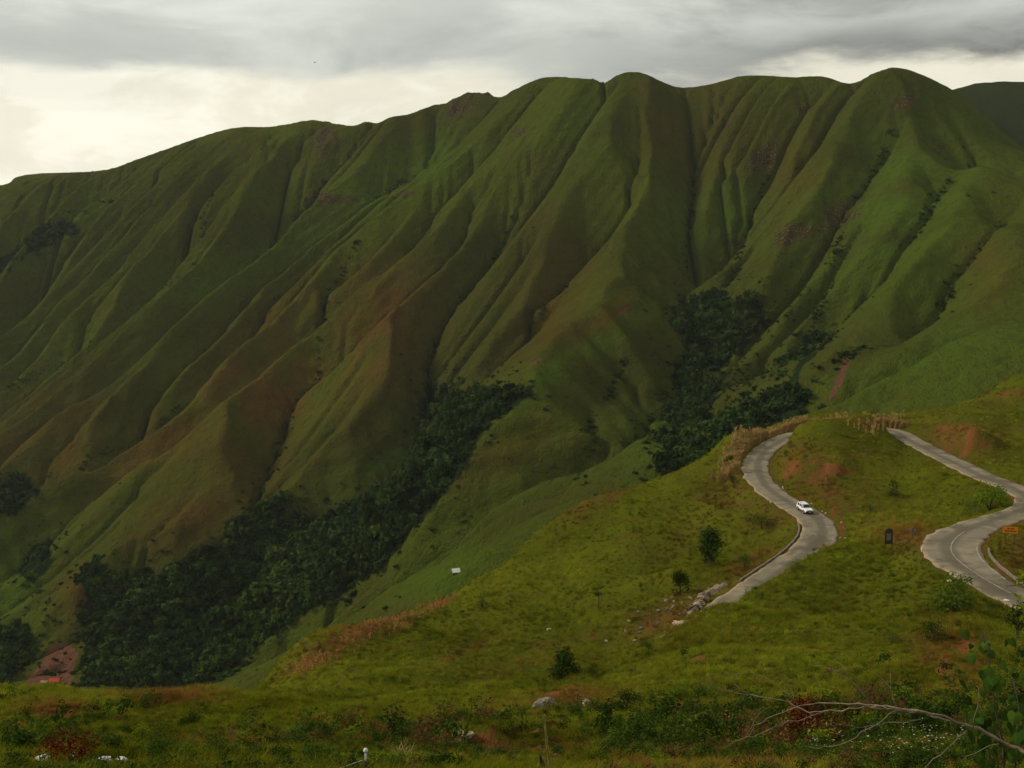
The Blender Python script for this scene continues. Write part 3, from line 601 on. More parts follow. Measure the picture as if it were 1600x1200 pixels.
WOODS = [[(1063, 472), (1108, 455), (1150, 475), (1195, 472), (1215, 500), (1168, 530), (1130, 570), (1104, 640), (1150, 655), (1228, 600), (1256, 520), (1286, 513), (1282, 552), (1250, 602), (1215, 655), (1150, 700), (1100, 722), (1040, 742), (1055, 650), (1066, 560)],
         [(668, 582), (686, 590), (690, 620), (745, 622), (800, 610), (832, 600), (790, 642), (730, 682), (705, 730), (680, 790), (640, 850), (560, 905), (480, 960), (400, 1005), (330, 1070), (120, 1080), (112, 1010), (125, 950), (140, 890), (170, 880), (230, 905), (300, 900), (356, 872), (380, 800), (430, 786), (470, 812), (540, 790), (600, 782), (640, 722), (655, 650)],
         [(38, 400), (60, 360), (95, 345), (112, 362), (60, 394), (0, 418), (-60, 440), (-60, 420), (0, 402)], [(-60, 760), (0, 738), (62, 755), (48, 792), (-60, 830)], [(-60, 990), (0, 978), (62, 1000), (40, 1062), (-60, 1070)], [(40, 850), (75, 830), (90, 870), (60, 900), (35, 890)]]
jit_u = MU + 40 * fbm(UX, UY, 45, 4, 0.6, 71); jit_v = MV + 30 * fbm(UX, UY, 45, 4, 0.6, 72)
MWOOD = np.zeros(UX.shape)
for poly in WOODS: MWOOD = np.maximum(MWOOD, in_poly(jit_u, jit_v, poly) * 1.0)
MWOOD = np.where(blur(MSOIL, 3) > .08, 0, MWOOD)

UZ = UZ + fbm(UX, UY, 22, 3, 0.55, 31) * (0.9 + 8.0 * MROCK)
ff = grid_faces(*UX.shape)
keep = (np.abs(UX) < 0.52 * UY + 60) & (UZ > -420)
fc = ff[keep.ravel()[ff].all(1)]
used = np.unique(fc); remap = np.full(UX.size, -1); remap[used] = np.arange(len(used))
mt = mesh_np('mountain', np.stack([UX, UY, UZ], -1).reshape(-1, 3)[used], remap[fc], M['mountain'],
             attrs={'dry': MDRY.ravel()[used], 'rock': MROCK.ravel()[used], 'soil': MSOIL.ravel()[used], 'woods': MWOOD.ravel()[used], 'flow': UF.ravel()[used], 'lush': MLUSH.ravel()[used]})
tag(mt, kind='structure')
# a further hill behind the right shoulder of the mountain
hx = np.linspace(300, 1500, 90); hy = np.linspace(1900, 3000, 70); HX, HY = np.meshgrid(hx, hy)
hill_pts = [at(1420, 180, 2300), at(1490, 140, 2350), at(1530, 128, 2380), at(1580, 131, 2400), at(1640, 135, 2400), at(1720, 128, 2400), at(1540, 190, 2150), at(1600, 215, 2100), at(1600, 165, 2250), at(1500, 175, 2220), at(1700, 230, 2100)]
hill_pts += [p * 1.2 - np.array([0, 0, 160]) for p in hill_pts[:6]] + [np.array([300, 2400, 150]), np.array([300, 1900, 80]), np.array([1500, 1900, 120]), np.array([1000, 1900, 110]), np.array([300, 3000, 60]), np.array([1500, 3000, 60])]
HZ = MQ(np.array(hill_pts), 50)(HX, HY) + fbm(HX, HY, 160, 4, 0.5, 81) * 16
tag(mesh_np('far_hill', np.stack([HX, HY, HZ], -1).reshape(-1, 3), grid_faces(*HX.shape), M['mountain'], attrs={'woods': np.full(HX.size, .75)}), kind='structure')
# the land beyond: one wide sheet under everything, out to the horizon
gx = np.linspace(-4000, 4000, 60); gy = np.linspace(-1500, 5200, 60); LX, LY = np.meshgrid(gx, gy)
LZ = -500 + fbm(LX, LY, 3000, 3, 0.5, 91) * 40
tag(mesh_np('ground', np.stack([LX, LY, LZ], -1).reshape(-1, 3), grid_faces(*LX.shape), M['mountain']), kind='structure')

# ------------------------------------------------------------------ road
def tangents(P):
    T = np.gradient(P[:, :2], axis=0); T /= np.linalg.norm(T, axis=1)[:, None]; return T
RT = tangents(ROAD); RN = np.stack([-RT[:, 1], RT[:, 0]], -1)
for _ in range(2): RN = (RN + np.roll(RN, 1, 0) + np.roll(RN, -1, 0)); RN[[0, -1]] = RN[[1, -2]]; RN /= np.linalg.norm(RN, axis=1)[:, None]
QS = np.linspace(-1, 1, 13)
def strip(i0, i1, offs, dz):
    V = []
    for i in range(i0, i1):
        for o in offs[i - i0] if hasattr(offs[0], '__len__') else offs:
            V.append((ROAD[i, 0] + RN[i, 0] * o, ROAD[i, 1] + RN[i, 1] * o, ROAD[i, 2] + dz))
    return np.array(V)
n = len(ROAD); V = []; across = []; along = []
jl = 0.8 * fbm(np.arange(n) * 1.5, np.zeros(n), 5, 3, 0.6, 5); jr = 0.8 * fbm(np.arange(n) * 1.5, np.ones(n) * 50, 5, 3, 0.6, 6)
for i in range(n):
    for k, q in enumerate(QS):
        o = q * (RW[i] / 2 + (jr[i] if q > 0 else jl[i]) * abs(q))
        V.append((ROAD[i, 0] + RN[i, 0] * o, ROAD[i, 1] + RN[i, 1] * o, ROAD[i, 2] + 0.06 * (1 - q * q))); across.append(q); along.append(i * 1.5)
    for s, q in ((0, -1), (12, 1)):
        V.append((V[i * 15 + s][0] + RN[i, 0] * q * 0.05, V[i * 15 + s][1] + RN[i, 1] * q * 0.05, ROAD[i, 2] - 0.5)); across.append(q); along.append(i * 1.5)
V = np.array(V); idx = np.arange(n * 15).reshape(n, 15)[:, [13] + list(range(13)) + [14]]
fc = np.stack([idx[:-1, :-1], idx[:-1, 1:], idx[1:, 1:], idx[1:, :-1]], -1).reshape(-1, 4)
road = tag(mesh_np('road', V, fc, M['road'], attrs={'across': across, 'along': along}), kind='structure')
rU, rV = project(ROAD)
def road_index(u, v): return int(np.argmin((rU - u) ** 2 + (rV - v) ** 2))
def marking(name, i0, i1, q, width, label):
    V = []
    for i in range(i0, i1):
        for s in (-1, 1):
            o = q * RW[i] / 2 + s * width / 2; V.append((ROAD[i, 0] + RN[i, 0] * o, ROAD[i, 1] + RN[i, 1] * o, ROAD[i, 2] + 0.06 * (1 - q * q) + 0.03))
    m = i1 - i0; f = [(2 * k, 2 * k + 1, 2 * k + 3, 2 * k + 2) for k in range(m - 1)]
    return mesh_np(name, V, f, M['paint_white'], parent=road)
ia, ib = road_index(1580, 928), road_index(1508, 827)
# which side of the line is the inside of the hairpin
side = 1 if project(np.array([ROAD[road_index(1474, 860)] + np.append(RN[road_index(1474, 860)], 0) * 3]))[0][0] > 1474 else -1
marking('centre_line', ia, ib, 0.0, 0.15, None)
marking('edge_line', road_index(1553, 914) + 2, road_index(1474, 860) + 4, side * 0.86, 0.14, None)

def kerb(name, i0, i1, sgn, off, wdt, hgt, mat, label, cat):
    V = []; m = i1 - i0
    for i in range(i0, i1):
        e = sgn * (RW[i] / 2 + off)
        for o, z in ((e, -0.5), (e, hgt), (e + sgn * wdt, hgt), (e + sgn * wdt, -0.9)):
            V.append((ROAD[i, 0] + RN[i, 0] * o, ROAD[i, 1] + RN[i, 1] * o, ROAD[i, 2] + z + 0.05 * math.sin(i * 1.7)))
    f = [(4 * k + a, 4 * k + b, 4 * k + 4 + b, 4 * k + 4 + a) for k in range(m - 1) for a, b in ((0, 1), (1, 2), (2, 3))] + [(0, 1, 2, 3), (4 * m - 1, 4 * m - 2, 4 * m - 3, 4 * m - 4)]
    o = mesh_np(name, V, f, mat, smooth=False); return tag(o, label, cat)
i0, i1 = road_index(1275, 826), road_index(1180, 918)
s2 = 1 if project(np.array([ROAD[i0] + np.append(RN[i0], 0) * 3]))[0][0] < rU[i0] else -1
kerb('road_kerb', i0 - 2, i1, s2, 0.35, 0.3, 0.2, M['concrete'], 'low concrete kerb wall along the inside of the bend below the car', 'kerb')
i2, i3 = road_index(1560, 918), road_index(1480, 845)
kerb('road_kerb', i2, i3, side, 0.9, 0.3, 0.3, M['concrete'], 'low concrete kerb round the inside of the hairpin by the orange sign', 'kerb')

# ------------------------------------------------------------------ instanced ground cover
def ground_(u, v):
    q = hit_near(u, v); return q if q is not None else at(u, v, 30)
def proto(name, V, Fc, mat):
    me = bpy.data.meshes.new(name); me.from_pydata([tuple(v) for v in V], [], [tuple(f) for f in Fc]); me.materials.append(mat)
    for p in me.polygons: p.use_smooth = False
    return bpy.data.objects.new(name, me)
def scatter(name, P, rot, scl, protos, attrs=None, pick=None):
    n = len(P); me = bpy.data.meshes.new(name); me.vertices.add(n); me.vertices.foreach_set('co', np.asarray(P, np.float32).ravel())
    a = me.attributes.new('rot', 'FLOAT_VECTOR', 'POINT'); a.data.foreach_set('vector', np.asarray(rot, np.float32).ravel())
    a = me.attributes.new('scl', 'FLOAT_VECTOR', 'POINT'); a.data.foreach_set('vector', np.asarray(scl, np.float32).ravel())
    a = me.attributes.new('pick', 'INT', 'POINT'); a.data.foreach_set('value', (RNG.integers(0, len(protos), n) if pick is None else pick).astype(np.int32))
    for k, v in (attrs or {}).items():
        a = me.attributes.new(k, 'FLOAT', 'POINT'); a.data.foreach_set('value', np.asarray(v, np.float32))
    me.update(); ob = link(bpy.data.objects.new(name, me))
    col = bpy.data.collections.new(name + '_kinds')
    for p in protos: col.objects.link(p)
    g = bpy.data.node_groups.new(name, 'GeometryNodeTree'); g.interface.new_socket('Geometry', in_out='INPUT', socket_type='NodeSocketGeometry'); g.interface.new_socket('Geometry', in_out='OUTPUT', socket_type='NodeSocketGeometry')
    N = g.nodes; L = g.links; gi = N.new('NodeGroupInput'); go = N.new('NodeGroupOutput'); ip = N.new('GeometryNodeInstanceOnPoints'); ci = N.new('GeometryNodeCollectionInfo')
    ci.inputs['Collection'].default_value = col; ci.inputs['Separate Children'].default_value = True; ci.inputs['Reset Children'].default_value = True
    def na(nm, ty):
        q = N.new('GeometryNodeInputNamedAttribute'); q.data_type = ty; q.inputs['Name'].default_value = nm; return q.outputs['Attribute']
    L.new(gi.outputs[0], ip.inputs['Points']); L.new(ci.outputs[0], ip.inputs['Instance']); ip.inputs['Pick Instance'].default_value = True
    L.new(na('pick', 'INT'), ip.inputs['Instance Index']); L.new(na('rot', 'FLOAT_VECTOR'), ip.inputs['Rotation']); L.new(na('scl', 'FLOAT_VECTOR'), ip.inputs['Scale'])
    L.new(ip.outputs[0], go.inputs[0])
    md = ob.modifiers.new('scatter', 'NODES'); md.node_group = g
    return ob
def blades(n, h, spread, wid, lean, rnd, segs=2):
    V = []; Fc = []
    for _ in range(n):
        a = rnd.uniform(0, 2 * math.pi); r0 = spread * math.sqrt(rnd.random()); bx, by = r0 * math.cos(a), r0 * math.sin(a)
        b = rnd.uniform(0, 2 * math.pi); hh = h * rnd.uniform(0.55, 1.1); ln = lean * rnd.uniform(0.3, 1.2) * hh; c = rnd.uniform(0, math.pi); wx, wy = wid * math.cos(c) / 2, wid * math.sin(c) / 2
        k = len(V)
        for s in range(segs):
            t = s / segs; px, py, pz = bx + math.cos(b) * ln * t * t, by + math.sin(b) * ln * t * t, hh * t * (1 - 0.15 * lean * t); f = 1 - 0.55 * t
            V += [(px - wx * f, py - wy * f, pz - (0.06 if s == 0 else 0)), (px + wx * f, py + wy * f, pz - (0.06 if s == 0 else 0))]
        V.append((bx + math.cos(b) * ln, by + math.sin(b) * ln, hh * (1 - 0.2 * lean)))
        for s in range(segs - 1): Fc.append((k + 2 * s, k + 2 * s + 1, k + 2 * s + 3, k + 2 * s + 2))
        Fc.append((k + 2 * segs - 2, k + 2 * segs - 1, k + 2 * segs))
    return V, Fc
rp = random.Random(3)
GP = [proto('tuft_%d' % i, *blades(26, 0.50 + 0.1 * i, 0.30, 0.045, 0.9, rp), M['grass']) for i in range(4)]
NT_ = 150000
t_ = RNG.uniform(-0.56, 0.56, NT_); y_ = np.exp(RNG.uniform(math.log(12), math.log(410), NT_)); x_ = t_ * y_
z_, e_ = near_z(x_, y_, True); u_, v_ = project(np.stack([x_, y_, z_], -1))
so = near_attr(NSOIL, x_, y_); dr = near_attr(NDRY, x_, y_)
patch = fbm(x_, y_, 16, 3, 0.55, 101)
EXCL = [(ground_(u, v), r_) for u, v, r_ in ((572, 1215, 1.0), (572, 1195, .9), (850, 1218, .5), (108, 1200, 1.2), (65, 1190, .7), (165, 1192, .8), (185, 1190, .7))]
def clear(x, y): return np.all([np.hypot(x - q[0], y - q[1]) > r_ for q, r_ in EXCL], axis=0)
keepg = clear(x_, y_) & (e_ > 0.35 + RNG.uniform(0, 0.5, NT_)) & (RNG.random(NT_) > so * 0.85) & (v_ < 1330)
x_, y_, z_, dr, patch, e_ = [a[keepg] for a in (x_, y_, z_, dr, patch, e_)]
m_ = len(x_); sc = np.where(y_ < 45, 0.5, np.where(y_ < 80, .7, 1.0)) * RNG.uniform(0.6, 1.35, m_) * (0.85 + 0.5 * np.clip(patch, -0.5, 0.8)) * np.clip(0.75 + y_ / 400, 0.75, 1.3) * np.where(e_ < 2, 0.75, 1)
dry = np.clip(dr * 0.9 + 0.35 * np.clip(fbm(x_, y_, 11, 3, 0.6, 103) + 0.1, 0, 1) + RNG.uniform(-0.12, 0.22, m_), 0, 1)
grass = scatter('grass', np.stack([x_, y_, z_ - 0.02], -1), np.stack([RNG.uniform(-.2, .2, m_), RNG.uniform(-.2, .2, m_), RNG.uniform(0, 6.28, m_)], -1), np.stack([sc, sc, sc * RNG.uniform(0.7, 1.2, m_)], -1), GP, {'dry': dry, 'tone': np.clip(1.0 + 0.55 * fbm(x_, y_, 45, 3, .55, 301) + 0.45 * fbm(x_, y_, 9, 3, .6, 303), .55, 1.5)})
tag(grass, 'knee high yellow green grass covering the near hillside', 'grass', kind='stuff')

# woodland in the valley, and the shrubs in the gullies
def crown_proto(name, rnd, leaves, mat, rad=1.0, squash=0.85, leaf=0.22):
    V = []; Fc = []
    cl = [(rnd.gauss(0, .42), rnd.gauss(0, .42), 0.55 + rnd.uniform(-.35, .5)) for _ in range(11)]
    for _ in range(leaves):
        c = cl[rnd.randrange(len(cl))]; d = Vector((rnd.gauss(0, 1), rnd.gauss(0, 1), rnd.gauss(0, 1))).normalized(); r = 0.36 * rnd.random() ** 0.4
        p = Vector(c) + d * r; nrm = (d + Vector((0, 0, 0.5)) + Vector((rnd.gauss(0, .4), rnd.gauss(0, .4), rnd.gauss(0, .4)))).normalized(); a = nrm.orthogonal().normalized(); b = nrm.cross(a); s = leaf * rnd.uniform(0.6, 1.3); th = rnd.uniform(0, 6.28)
        a, b = a * math.cos(th) + b * math.sin(th), b * math.cos(th) - a * math.sin(th); k = len(V)
        V += [p + a * s, p + b * s * .6, p - a * s, p - b * s * .6]; Fc.append((k, k + 1, k + 2, k + 3))
    for q in range(5):
        a0 = q * 1.2566; k = len(V)
    V += [(.05, 0, -.5), (-.03, .05, -.5), (-.03, -.05, -.5), (.02, 0, .6), (-.02, .02, .6), (-.02, -.02, .6)]; k = len(V) - 6
    Fc += [(k, k + 1, k + 4, k + 3), (k + 1, k + 2, k + 5, k + 4), (k + 2, k, k + 3, k + 5)]
    return proto(name, V, Fc, mat)
WP = [crown_proto('crown_%d' % i, rp, 420, M['wood_leaf']) for i in range(5)]
thin = ((MU < 130) & (MV < 900)).ravel()
wprob = sstep(blur(MWOOD, 6) + 0.45 * fbm(UX, UY, 26, 3, .6, 88), .35, .8) * (blur(MSOIL, 3) < .08)
cand = np.where((RNG.random(UX.size) < wprob.ravel()) & (~thin | (RNG.random(UX.size) < .45)))[0]; pick = RNG.choice(cand, min(15000, len(cand)), replace=False)
wx, wy = UX.ravel()[pick] + RNG.uniform(-1.2, 1.2, len(pick)), UY.ravel()[pick] + RNG.uniform(-1.2, 1.2, len(pick))
wz = mount_z(wx, wy); ws = RNG.lognormal(math.log(2.9), 0.42, len(pick)) * (.6 + .5 * wprob.ravel()[pick])
wood = scatter('woodland', np.stack([wx, wy, wz - 0.5], -1), np.stack([np.zeros(len(pick)), np.zeros(len(pick)), RNG.uniform(0, 6.28, len(pick))], -1), np.stack([ws, ws, ws * RNG.uniform(0.8, 1.5, len(pick))], -1), WP, {'light': np.clip(RNG.normal(0.12, 0.3, len(pick)) + 0.9 * fbm(wx, wy, 60, 3, 0.5, 7), 0, 1)})
tag(wood, 'dark green woodland filling the valley and ravines of the mountain', 'woodland', kind='stuff')
vis = (np.abs(UX) < 0.5 * UY + 30) & (MV > 120) & (MV < 1090)
scr = np.clip((UF - 4.3) / 2.5, 0, 1) ** 1.5 * 0.30 + 0.0025 * (fbm(UX, UY, 60, 3, 0.6, 8) > 0.25) + 0.08 * (blobs(MU, MV, [(1180, 620, 90, 90, 0, 1), (1230, 470, 70, 60, 0, .8), (880, 720, 60, 70, 0, .4), (200, 760, 90, 40, 0, .4), (700, 830, 60, 60, 0, .6), (300, 860, 90, 50, 0, .6), (80, 950, 60, 80, 0, .7), (600, 960, 120, 40, -20, .6)]) > 0.35 + 0.5 * RNG.random(UX.shape))
scr = scr + 0.22 * np.clip(blur(MWOOD, 12), 0, .4)
cand = np.where(vis.ravel() & (RNG.random(UX.size) < scr.ravel()) & (MWOOD.ravel() < .5) & (MROCK.ravel() < .4))[0]; pick = RNG.choice(cand, min(24000, len(cand)), replace=False)
wx, wy = UX.ravel()[pick] + RNG.uniform(-1.2, 1.2, len(pick)), UY.ravel()[pick] + RNG.uniform(-1.2, 1.2, len(pick)); 
for S in GL:                                          # shrubs lining the big gullies
    k = int(len(S) * 1.1); f = RNG.integers(int(len(S) * .12), len(S), k); g = RNG.normal(0, 3.2, (k, 2)) * (0.5 + f / len(S))[:, None]
    keep_ = fbm(f * 2.5, f * 0 + len(S), 45, 2, .5, 9) > -0.12; wx = np.concatenate([wx, (S[f, 0] + g[:, 0])[keep_]]); wy = np.concatenate([wy, (S[f, 1] + g[:, 1])[keep_]])
pick = wx; wz = mount_z(wx, wy); ws = RNG.lognormal(math.log(1.7), 0.35, len(pick))
tag(scatter('gully_scrub', np.stack([wx, wy, wz - 0.3], -1), np.stack([np.zeros(len(pick)), np.zeros(len(pick)), RNG.uniform(0, 6.28, len(pick))], -1), np.stack([ws, ws, ws * 0.8], -1), [o.copy() for o in WP], {'light': np.clip(RNG.normal(0.25, 0.3, len(pick)), 0, 1)}),
    'dark scrub dotting the gullies of the far mountain', 'scrub', kind='stuff')

# tall dry reeds on the outer lip of the road
def reed_proto(name, rnd):
    V, Fc = blades(16, 2.0, 0.35, 0.07, 0.35, rnd, 2)
    for _ in range(7):
        a = rnd.uniform(0, 6.28); r0 = rnd.uniform(0, .35); bx, by = r0 * math.cos(a), r0 * math.sin(a); h = rnd.uniform(2.2, 3.1); lx, ly = rnd.gauss(0, .25), rnd.gauss(0, .25); c = rnd.uniform(0, 3.14)
        for c in (c, c + 1.57):
            wx, wy = math.cos(c), math.sin(c); k = len(V)
            for t, w_ in ((0, .02), (.68, .02), (.8, .11), (1.0, .015)): V += [(bx + lx * t * t - wx * w_, by + ly * t * t - wy * w_, h * t), (bx + lx * t * t + wx * w_, by + ly * t * t + wy * w_, h * t)]
            Fc += [(k + 2 * s, k + 2 * s + 1, k + 2 * s + 3, k + 2 * s + 2) for s in range(3)]
    return proto(name, V, Fc, M['reed'])
RP = [reed_proto('reed_%d' % i, rp) for i in range(3)]
i0, i1 = road_index(1290, 671) - 14, road_index(1178, 735) + 2
so_ = 1 if (ROAD[(i0 + i1) // 2, :2] + RN[(i0 + i1) // 2] * 5)[1] > ROAD[(i0 + i1) // 2, 1] else -1
P = []
for _ in range(2100):
    i = random.randint(i0, i1); o = so_ * (RW[i] / 2 + 0.9 + abs(random.gauss(0, 1.9))); x, y = ROAD[i, :2] + RN[i] * o; P.append((x, y))
for (cu, cv, n_, r_) in ((1393, 657, 22, 1.6), (1360, 668, 14, 2.5), (1340, 672, 6, 2), (1150, 700, 12, 1.5), (1400, 664, 10, 1.2)):
    q = hit_near(cu, cv)
    for _ in range(n_): P.append((q[0] + random.gauss(0, r_), q[1] + random.gauss(0, r_)))
P = np.array(P); ok = road_dist(P[:, 0], P[:, 1])[0] > 4.2; P = P[ok]; pz = near_z(P[:, 0], P[:, 1]); k = len(P); s = RNG.uniform(0.5, 0.9, k) * (1 + 0.7 * np.clip(fbm(P[:, 0], P[:, 1], 7, 2, .5, 77), -.6, .6))
tag(scatter('tall_reeds', np.column_stack([P, pz - 0.05]), np.stack([RNG.uniform(-.1, .1, k), RNG.uniform(-.1, .1, k), RNG.uniform(0, 6.28, k)], -1), np.stack([s, s, s], -1), RP), 'tall straw coloured reeds along the outer edge of the far road bend', 'reeds', kind='stuff')

# dry crop on the red field
FIELD = [(432, 1052), (480, 1022), (560, 982), (640, 952), (716, 930), (700, 948), (640, 985), (560, 1018), (500, 1048), (470, 1060)]
def maize_proto(name, rnd):
    V, Fc = [], []
    h = rnd.uniform(1.3, 1.7); V += [(-.07, 0, 0), (.07, 0, 0), (.05, 0, h), (-.05, 0, h)]; Fc.append((0, 1, 2, 3)); V += [(0, -.07, 0), (0, .07, 0), (0, .05, h), (0, -.05, h)]; Fc.append((4, 5, 6, 7))
    for _ in range(7):
        a = rnd.uniform(0, 6.28); z = rnd.uniform(.3, 1.0) * h; l = rnd.uniform(.35, .6); ca, sa = math.cos(a), math.sin(a); k = len(V); wd = .10
        V += [(-sa * wd, ca * wd, z), (sa * wd, -ca * wd, z), (ca * l * .6 + sa * wd, sa * l * .6 - ca * wd, z + .1), (ca * l * .6 - sa * wd, sa * l * .6 + ca * wd, z + .1), (ca * l, sa * l, z - .25)]
        Fc += [(k, k + 1, k + 2, k + 3), (k + 3, k + 2, k + 4)]
    return proto(name, V, Fc, M['maize'])
q = [hit_near(u, v) for u, v in FIELD]; q = np.array([a for a in q if a is not None]); lo, hi = q.min(0), q.max(0)
gx_, gy_ = np.meshgrid(np.arange(lo[0], hi[0], 0.95), np.arange(lo[1], hi[1], 3.0)); gx_ = gx_.ravel() + RNG.normal(0, .15, gx_.size); gy_ = gy_.ravel() + RNG.normal(0, .25, len(gx_)); gz_ = near_z(gx_, gy_)
fu, fv = project(np.stack([gx_, gy_, gz_], -1)); ok = in_poly(fu, fv, FIELD) & (RNG.random(len(fu)) < .8); P = np.stack([gx_, gy_, gz_ - .03], -1)[ok]; k = len(P); s = RNG.uniform(.6, 1.1, k)
tag(scatter('dry_maize', P, np.stack([RNG.uniform(-.15, .15, k), RNG.uniform(-.15, .15, k), RNG.uniform(0, 6.28, k)], -1), np.stack([s, s, s], -1), [maize_proto('maize_%d' % i, rp) for i in range(3)]), 'rows of dry maize stalks on the red field above the valley', 'maize', kind='stuff')
# the evening air between here and the mountain
hz_m = bpy.data.materials.new('haze_air'); hz_m.use_nodes = True; ht = NT(hz_m.node_tree)
pv = ht.n('ShaderNodeVolumePrincipled'); pv.inputs['Color'].default_value = (0.86, 0.90, 0.92, 1); pv.inputs['Density'].default_value = 0.000018
ht.t.links.new(pv.outputs[0], ht.n('ShaderNodeOutputMaterial').inputs['Volume'])
hb = [(-4100, -1600, -600), (4100, -1600, -600), (4100, 5300, -600), (-4100, 5300, -600)]; hb += [(x, y, 420) for x, y, z in hb]
haze = mesh_np('haze', hb, [(3, 2, 1, 0), (4, 5, 6, 7), (0, 1, 5, 4), (1, 2, 6, 5), (2, 3, 7, 6), (3, 0, 4, 7)], hz_m, smooth=False); tag(haze, kind='stuff')
SC.cycles.volume_bounces = 0
# ------------------------------------------------------------------ small builders
class MB:
    def __init__(s): s.V = []; s.F = []
    def add(s, V, Fc):
        k = len(s.V); s.V += [tuple(v) for v in V]; s.F += [tuple(i + k for i in f) for f in Fc]; return s
    def box(s, c, size, rot=None, bev=0.0):
        hx_, hy_, hz_ = [a / 2 for a in size]; V = [Vector((x, y, z)) for z in (-hz_, hz_) for x, y in ((-hx_, -hy_), (hx_, -hy_), (hx_, hy_), (-hx_, hy_))]
        if rot is not None: V = [rot @ v for v in V]
        return s.add([v + Vector(c) for v in V], [(3, 2, 1, 0), (4, 5, 6, 7), (0, 1, 5, 4), (1, 2, 6, 5), (2, 3, 7, 6), (3, 0, 4, 7)])
    def tube(s, P, R, sides=6):
        P = [Vector(p) for p in P]; V = []; prev = None
        for i, p in enumerate(P):
            d = (P[min(i + 1, len(P) - 1)] - P[max(i - 1, 0)]).normalized(); a = d.orthogonal().normalized() if prev is None else (prev - d * prev.dot(d)).normalized(); prev = a; b = d.cross(a)
            r_ = R[i] if hasattr(R, '__len__') else R
            V += [p + (a * math.cos(6.28318 * k / sides) + b * math.sin(6.28318 * k / sides)) * r_ for k in range(sides)]
        Fc = [(i * sides + k, i * sides + (k + 1) % sides, (i + 1) * sides + (k + 1) % sides, (i + 1) * sides + k) for i in range(len(P) - 1) for k in range(sides)]
        Fc += [tuple(range(sides))[::-1], tuple((len(P) - 1) * sides + k for k in range(sides))]
        return s.add(V, Fc)
    def prism(s, pts2, y0, y1):                 # outline in (x, z), extruded along y
        n_ = len(pts2); V = [(x, y0, z) for x, z in pts2] + [(x, y1, z) for x, z in pts2]
        return s.add(V, [tuple(range(n_)), tuple(range(2 * n_ - 1, n_ - 1, -1))] + [((i + 1) % n_, i, n_ + i, n_ + (i + 1) % n_) for i in range(n_)])
    def quad(s, a, b, c, d): return s.add([a, b, c, d], [(0, 1, 2, 3)])
    def build(s, name, mat, parent=None, smooth=False, bevel=0.0):
        me = bpy.data.meshes.new(name); me.from_pydata(s.V, [], s.F); me.materials.append(mat); me.update()
        if bevel:
            bm = bmesh.new(); bm.from_mesh(me); bmesh.ops.recalc_face_normals(bm, faces=bm.faces); bmesh.ops.bevel(bm, geom=list(bm.edges), offset=bevel, segments=2, affect='EDGES', clamp_overlap=True); bm.to_mesh(me); bm.free()
        for p in me.polygons: p.use_smooth = smooth
        return link(bpy.data.objects.new(name, me), parent)
def thing(name, loc, label, cat, group=None, rz=0.0):
    o = bpy.data.objects.new(name, None); o.empty_display_size = 0.3; link(o); o.location = tuple(loc); o.rotation_euler = (0, 0, rz); return tag(o, label, cat, group)
def ground(u, v):
    p = hit_near(u, v); return p if p is not None else at(u, v, 40)
def leaf_cloud(rnd, W, H, n_, leaf, clumps, slim=0.5, z0=0.10, droop=0.0):
    V = []; Fc = []; cl = []
    for _ in range(clumps):
        a = rnd.uniform(0, 6.283); rr = math.sqrt(rnd.random()) * 0.40; hz = rnd.uniform(z0, 0.9); k = 1.15 - 0.85 * max(0, hz - 0.4) / 0.5
        cl.append((W * rr * k * math.cos(a), W * rr * k * math.sin(a), H * hz))
    for _ in range(n_):
        c = cl[rnd.randrange(clumps)]; d = Vector((rnd.gauss(0, 1), rnd.gauss(0, 1), rnd.gauss(0, .9))).normalized(); r_ = 0.26 * min(W, H) * rnd.random() ** 0.45
        p = Vector(c) + Vector((d.x * r_ * W / min(W, H), d.y * r_ * W / min(W, H), d.z * r_)); p.z = max(p.z, 0.03 * H)
        nrm = (d * .6 + Vector((rnd.gauss(0, .5), rnd.gauss(0, .5), .5 + rnd.gauss(0, .5)))).normalized(); a = nrm.orthogonal().normalized(); b = nrm.cross(a); th = rnd.uniform(0, 6.283); a, b = a * math.cos(th) + b * math.sin(th), b * math.cos(th) - a * math.sin(th)
        s = leaf * rnd.uniform(.55, 1.3); a = (a + Vector((0, 0, -droop))).normalized(); k = len(V)
        V += [p, p + a * s * .5 + b * s * slim * .5, p + a * s, p + a * s * .5 - b * s * slim * .5]; Fc.append((k, k + 1, k + 2, k + 3))
    return V, Fc, cl
srnd = random.Random(21)
def shrub(name, u, v, wpx, hpx, mat, label, cat='shrub', n_=900, clumps=12, leafpx=None, group=None, stem='bark', slim=.5, droop=0.0, loc=None):
    p = ground(u, v) if loc is None else np.array(loc); m = p[1] / F; W, H = wpx * m, hpx * m
    lf = (leafpx * m) if leafpx else max(0.12, 0.10 * min(W, H))
    t = thing(name, (p[0], p[1], p[2] - 0.05), label, cat, group)
    V, Fc, cl = leaf_cloud(srnd, W, H, n_, lf, clumps, slim, droop=droop); MB().add(V, Fc).build('crown', M[mat], t)
    b = MB(); r0 = max(0.02, 0.02 * H)
    for c in cl[:9]:
        c = Vector(c); mid = Vector((c.x * .35, c.y * .35, c.z * .55)); b.tube([(0, 0, -.1), mid, c], [r0, r0 * .6, r0 * .2], 5)
    b.build('trunk', M[stem], t); return t
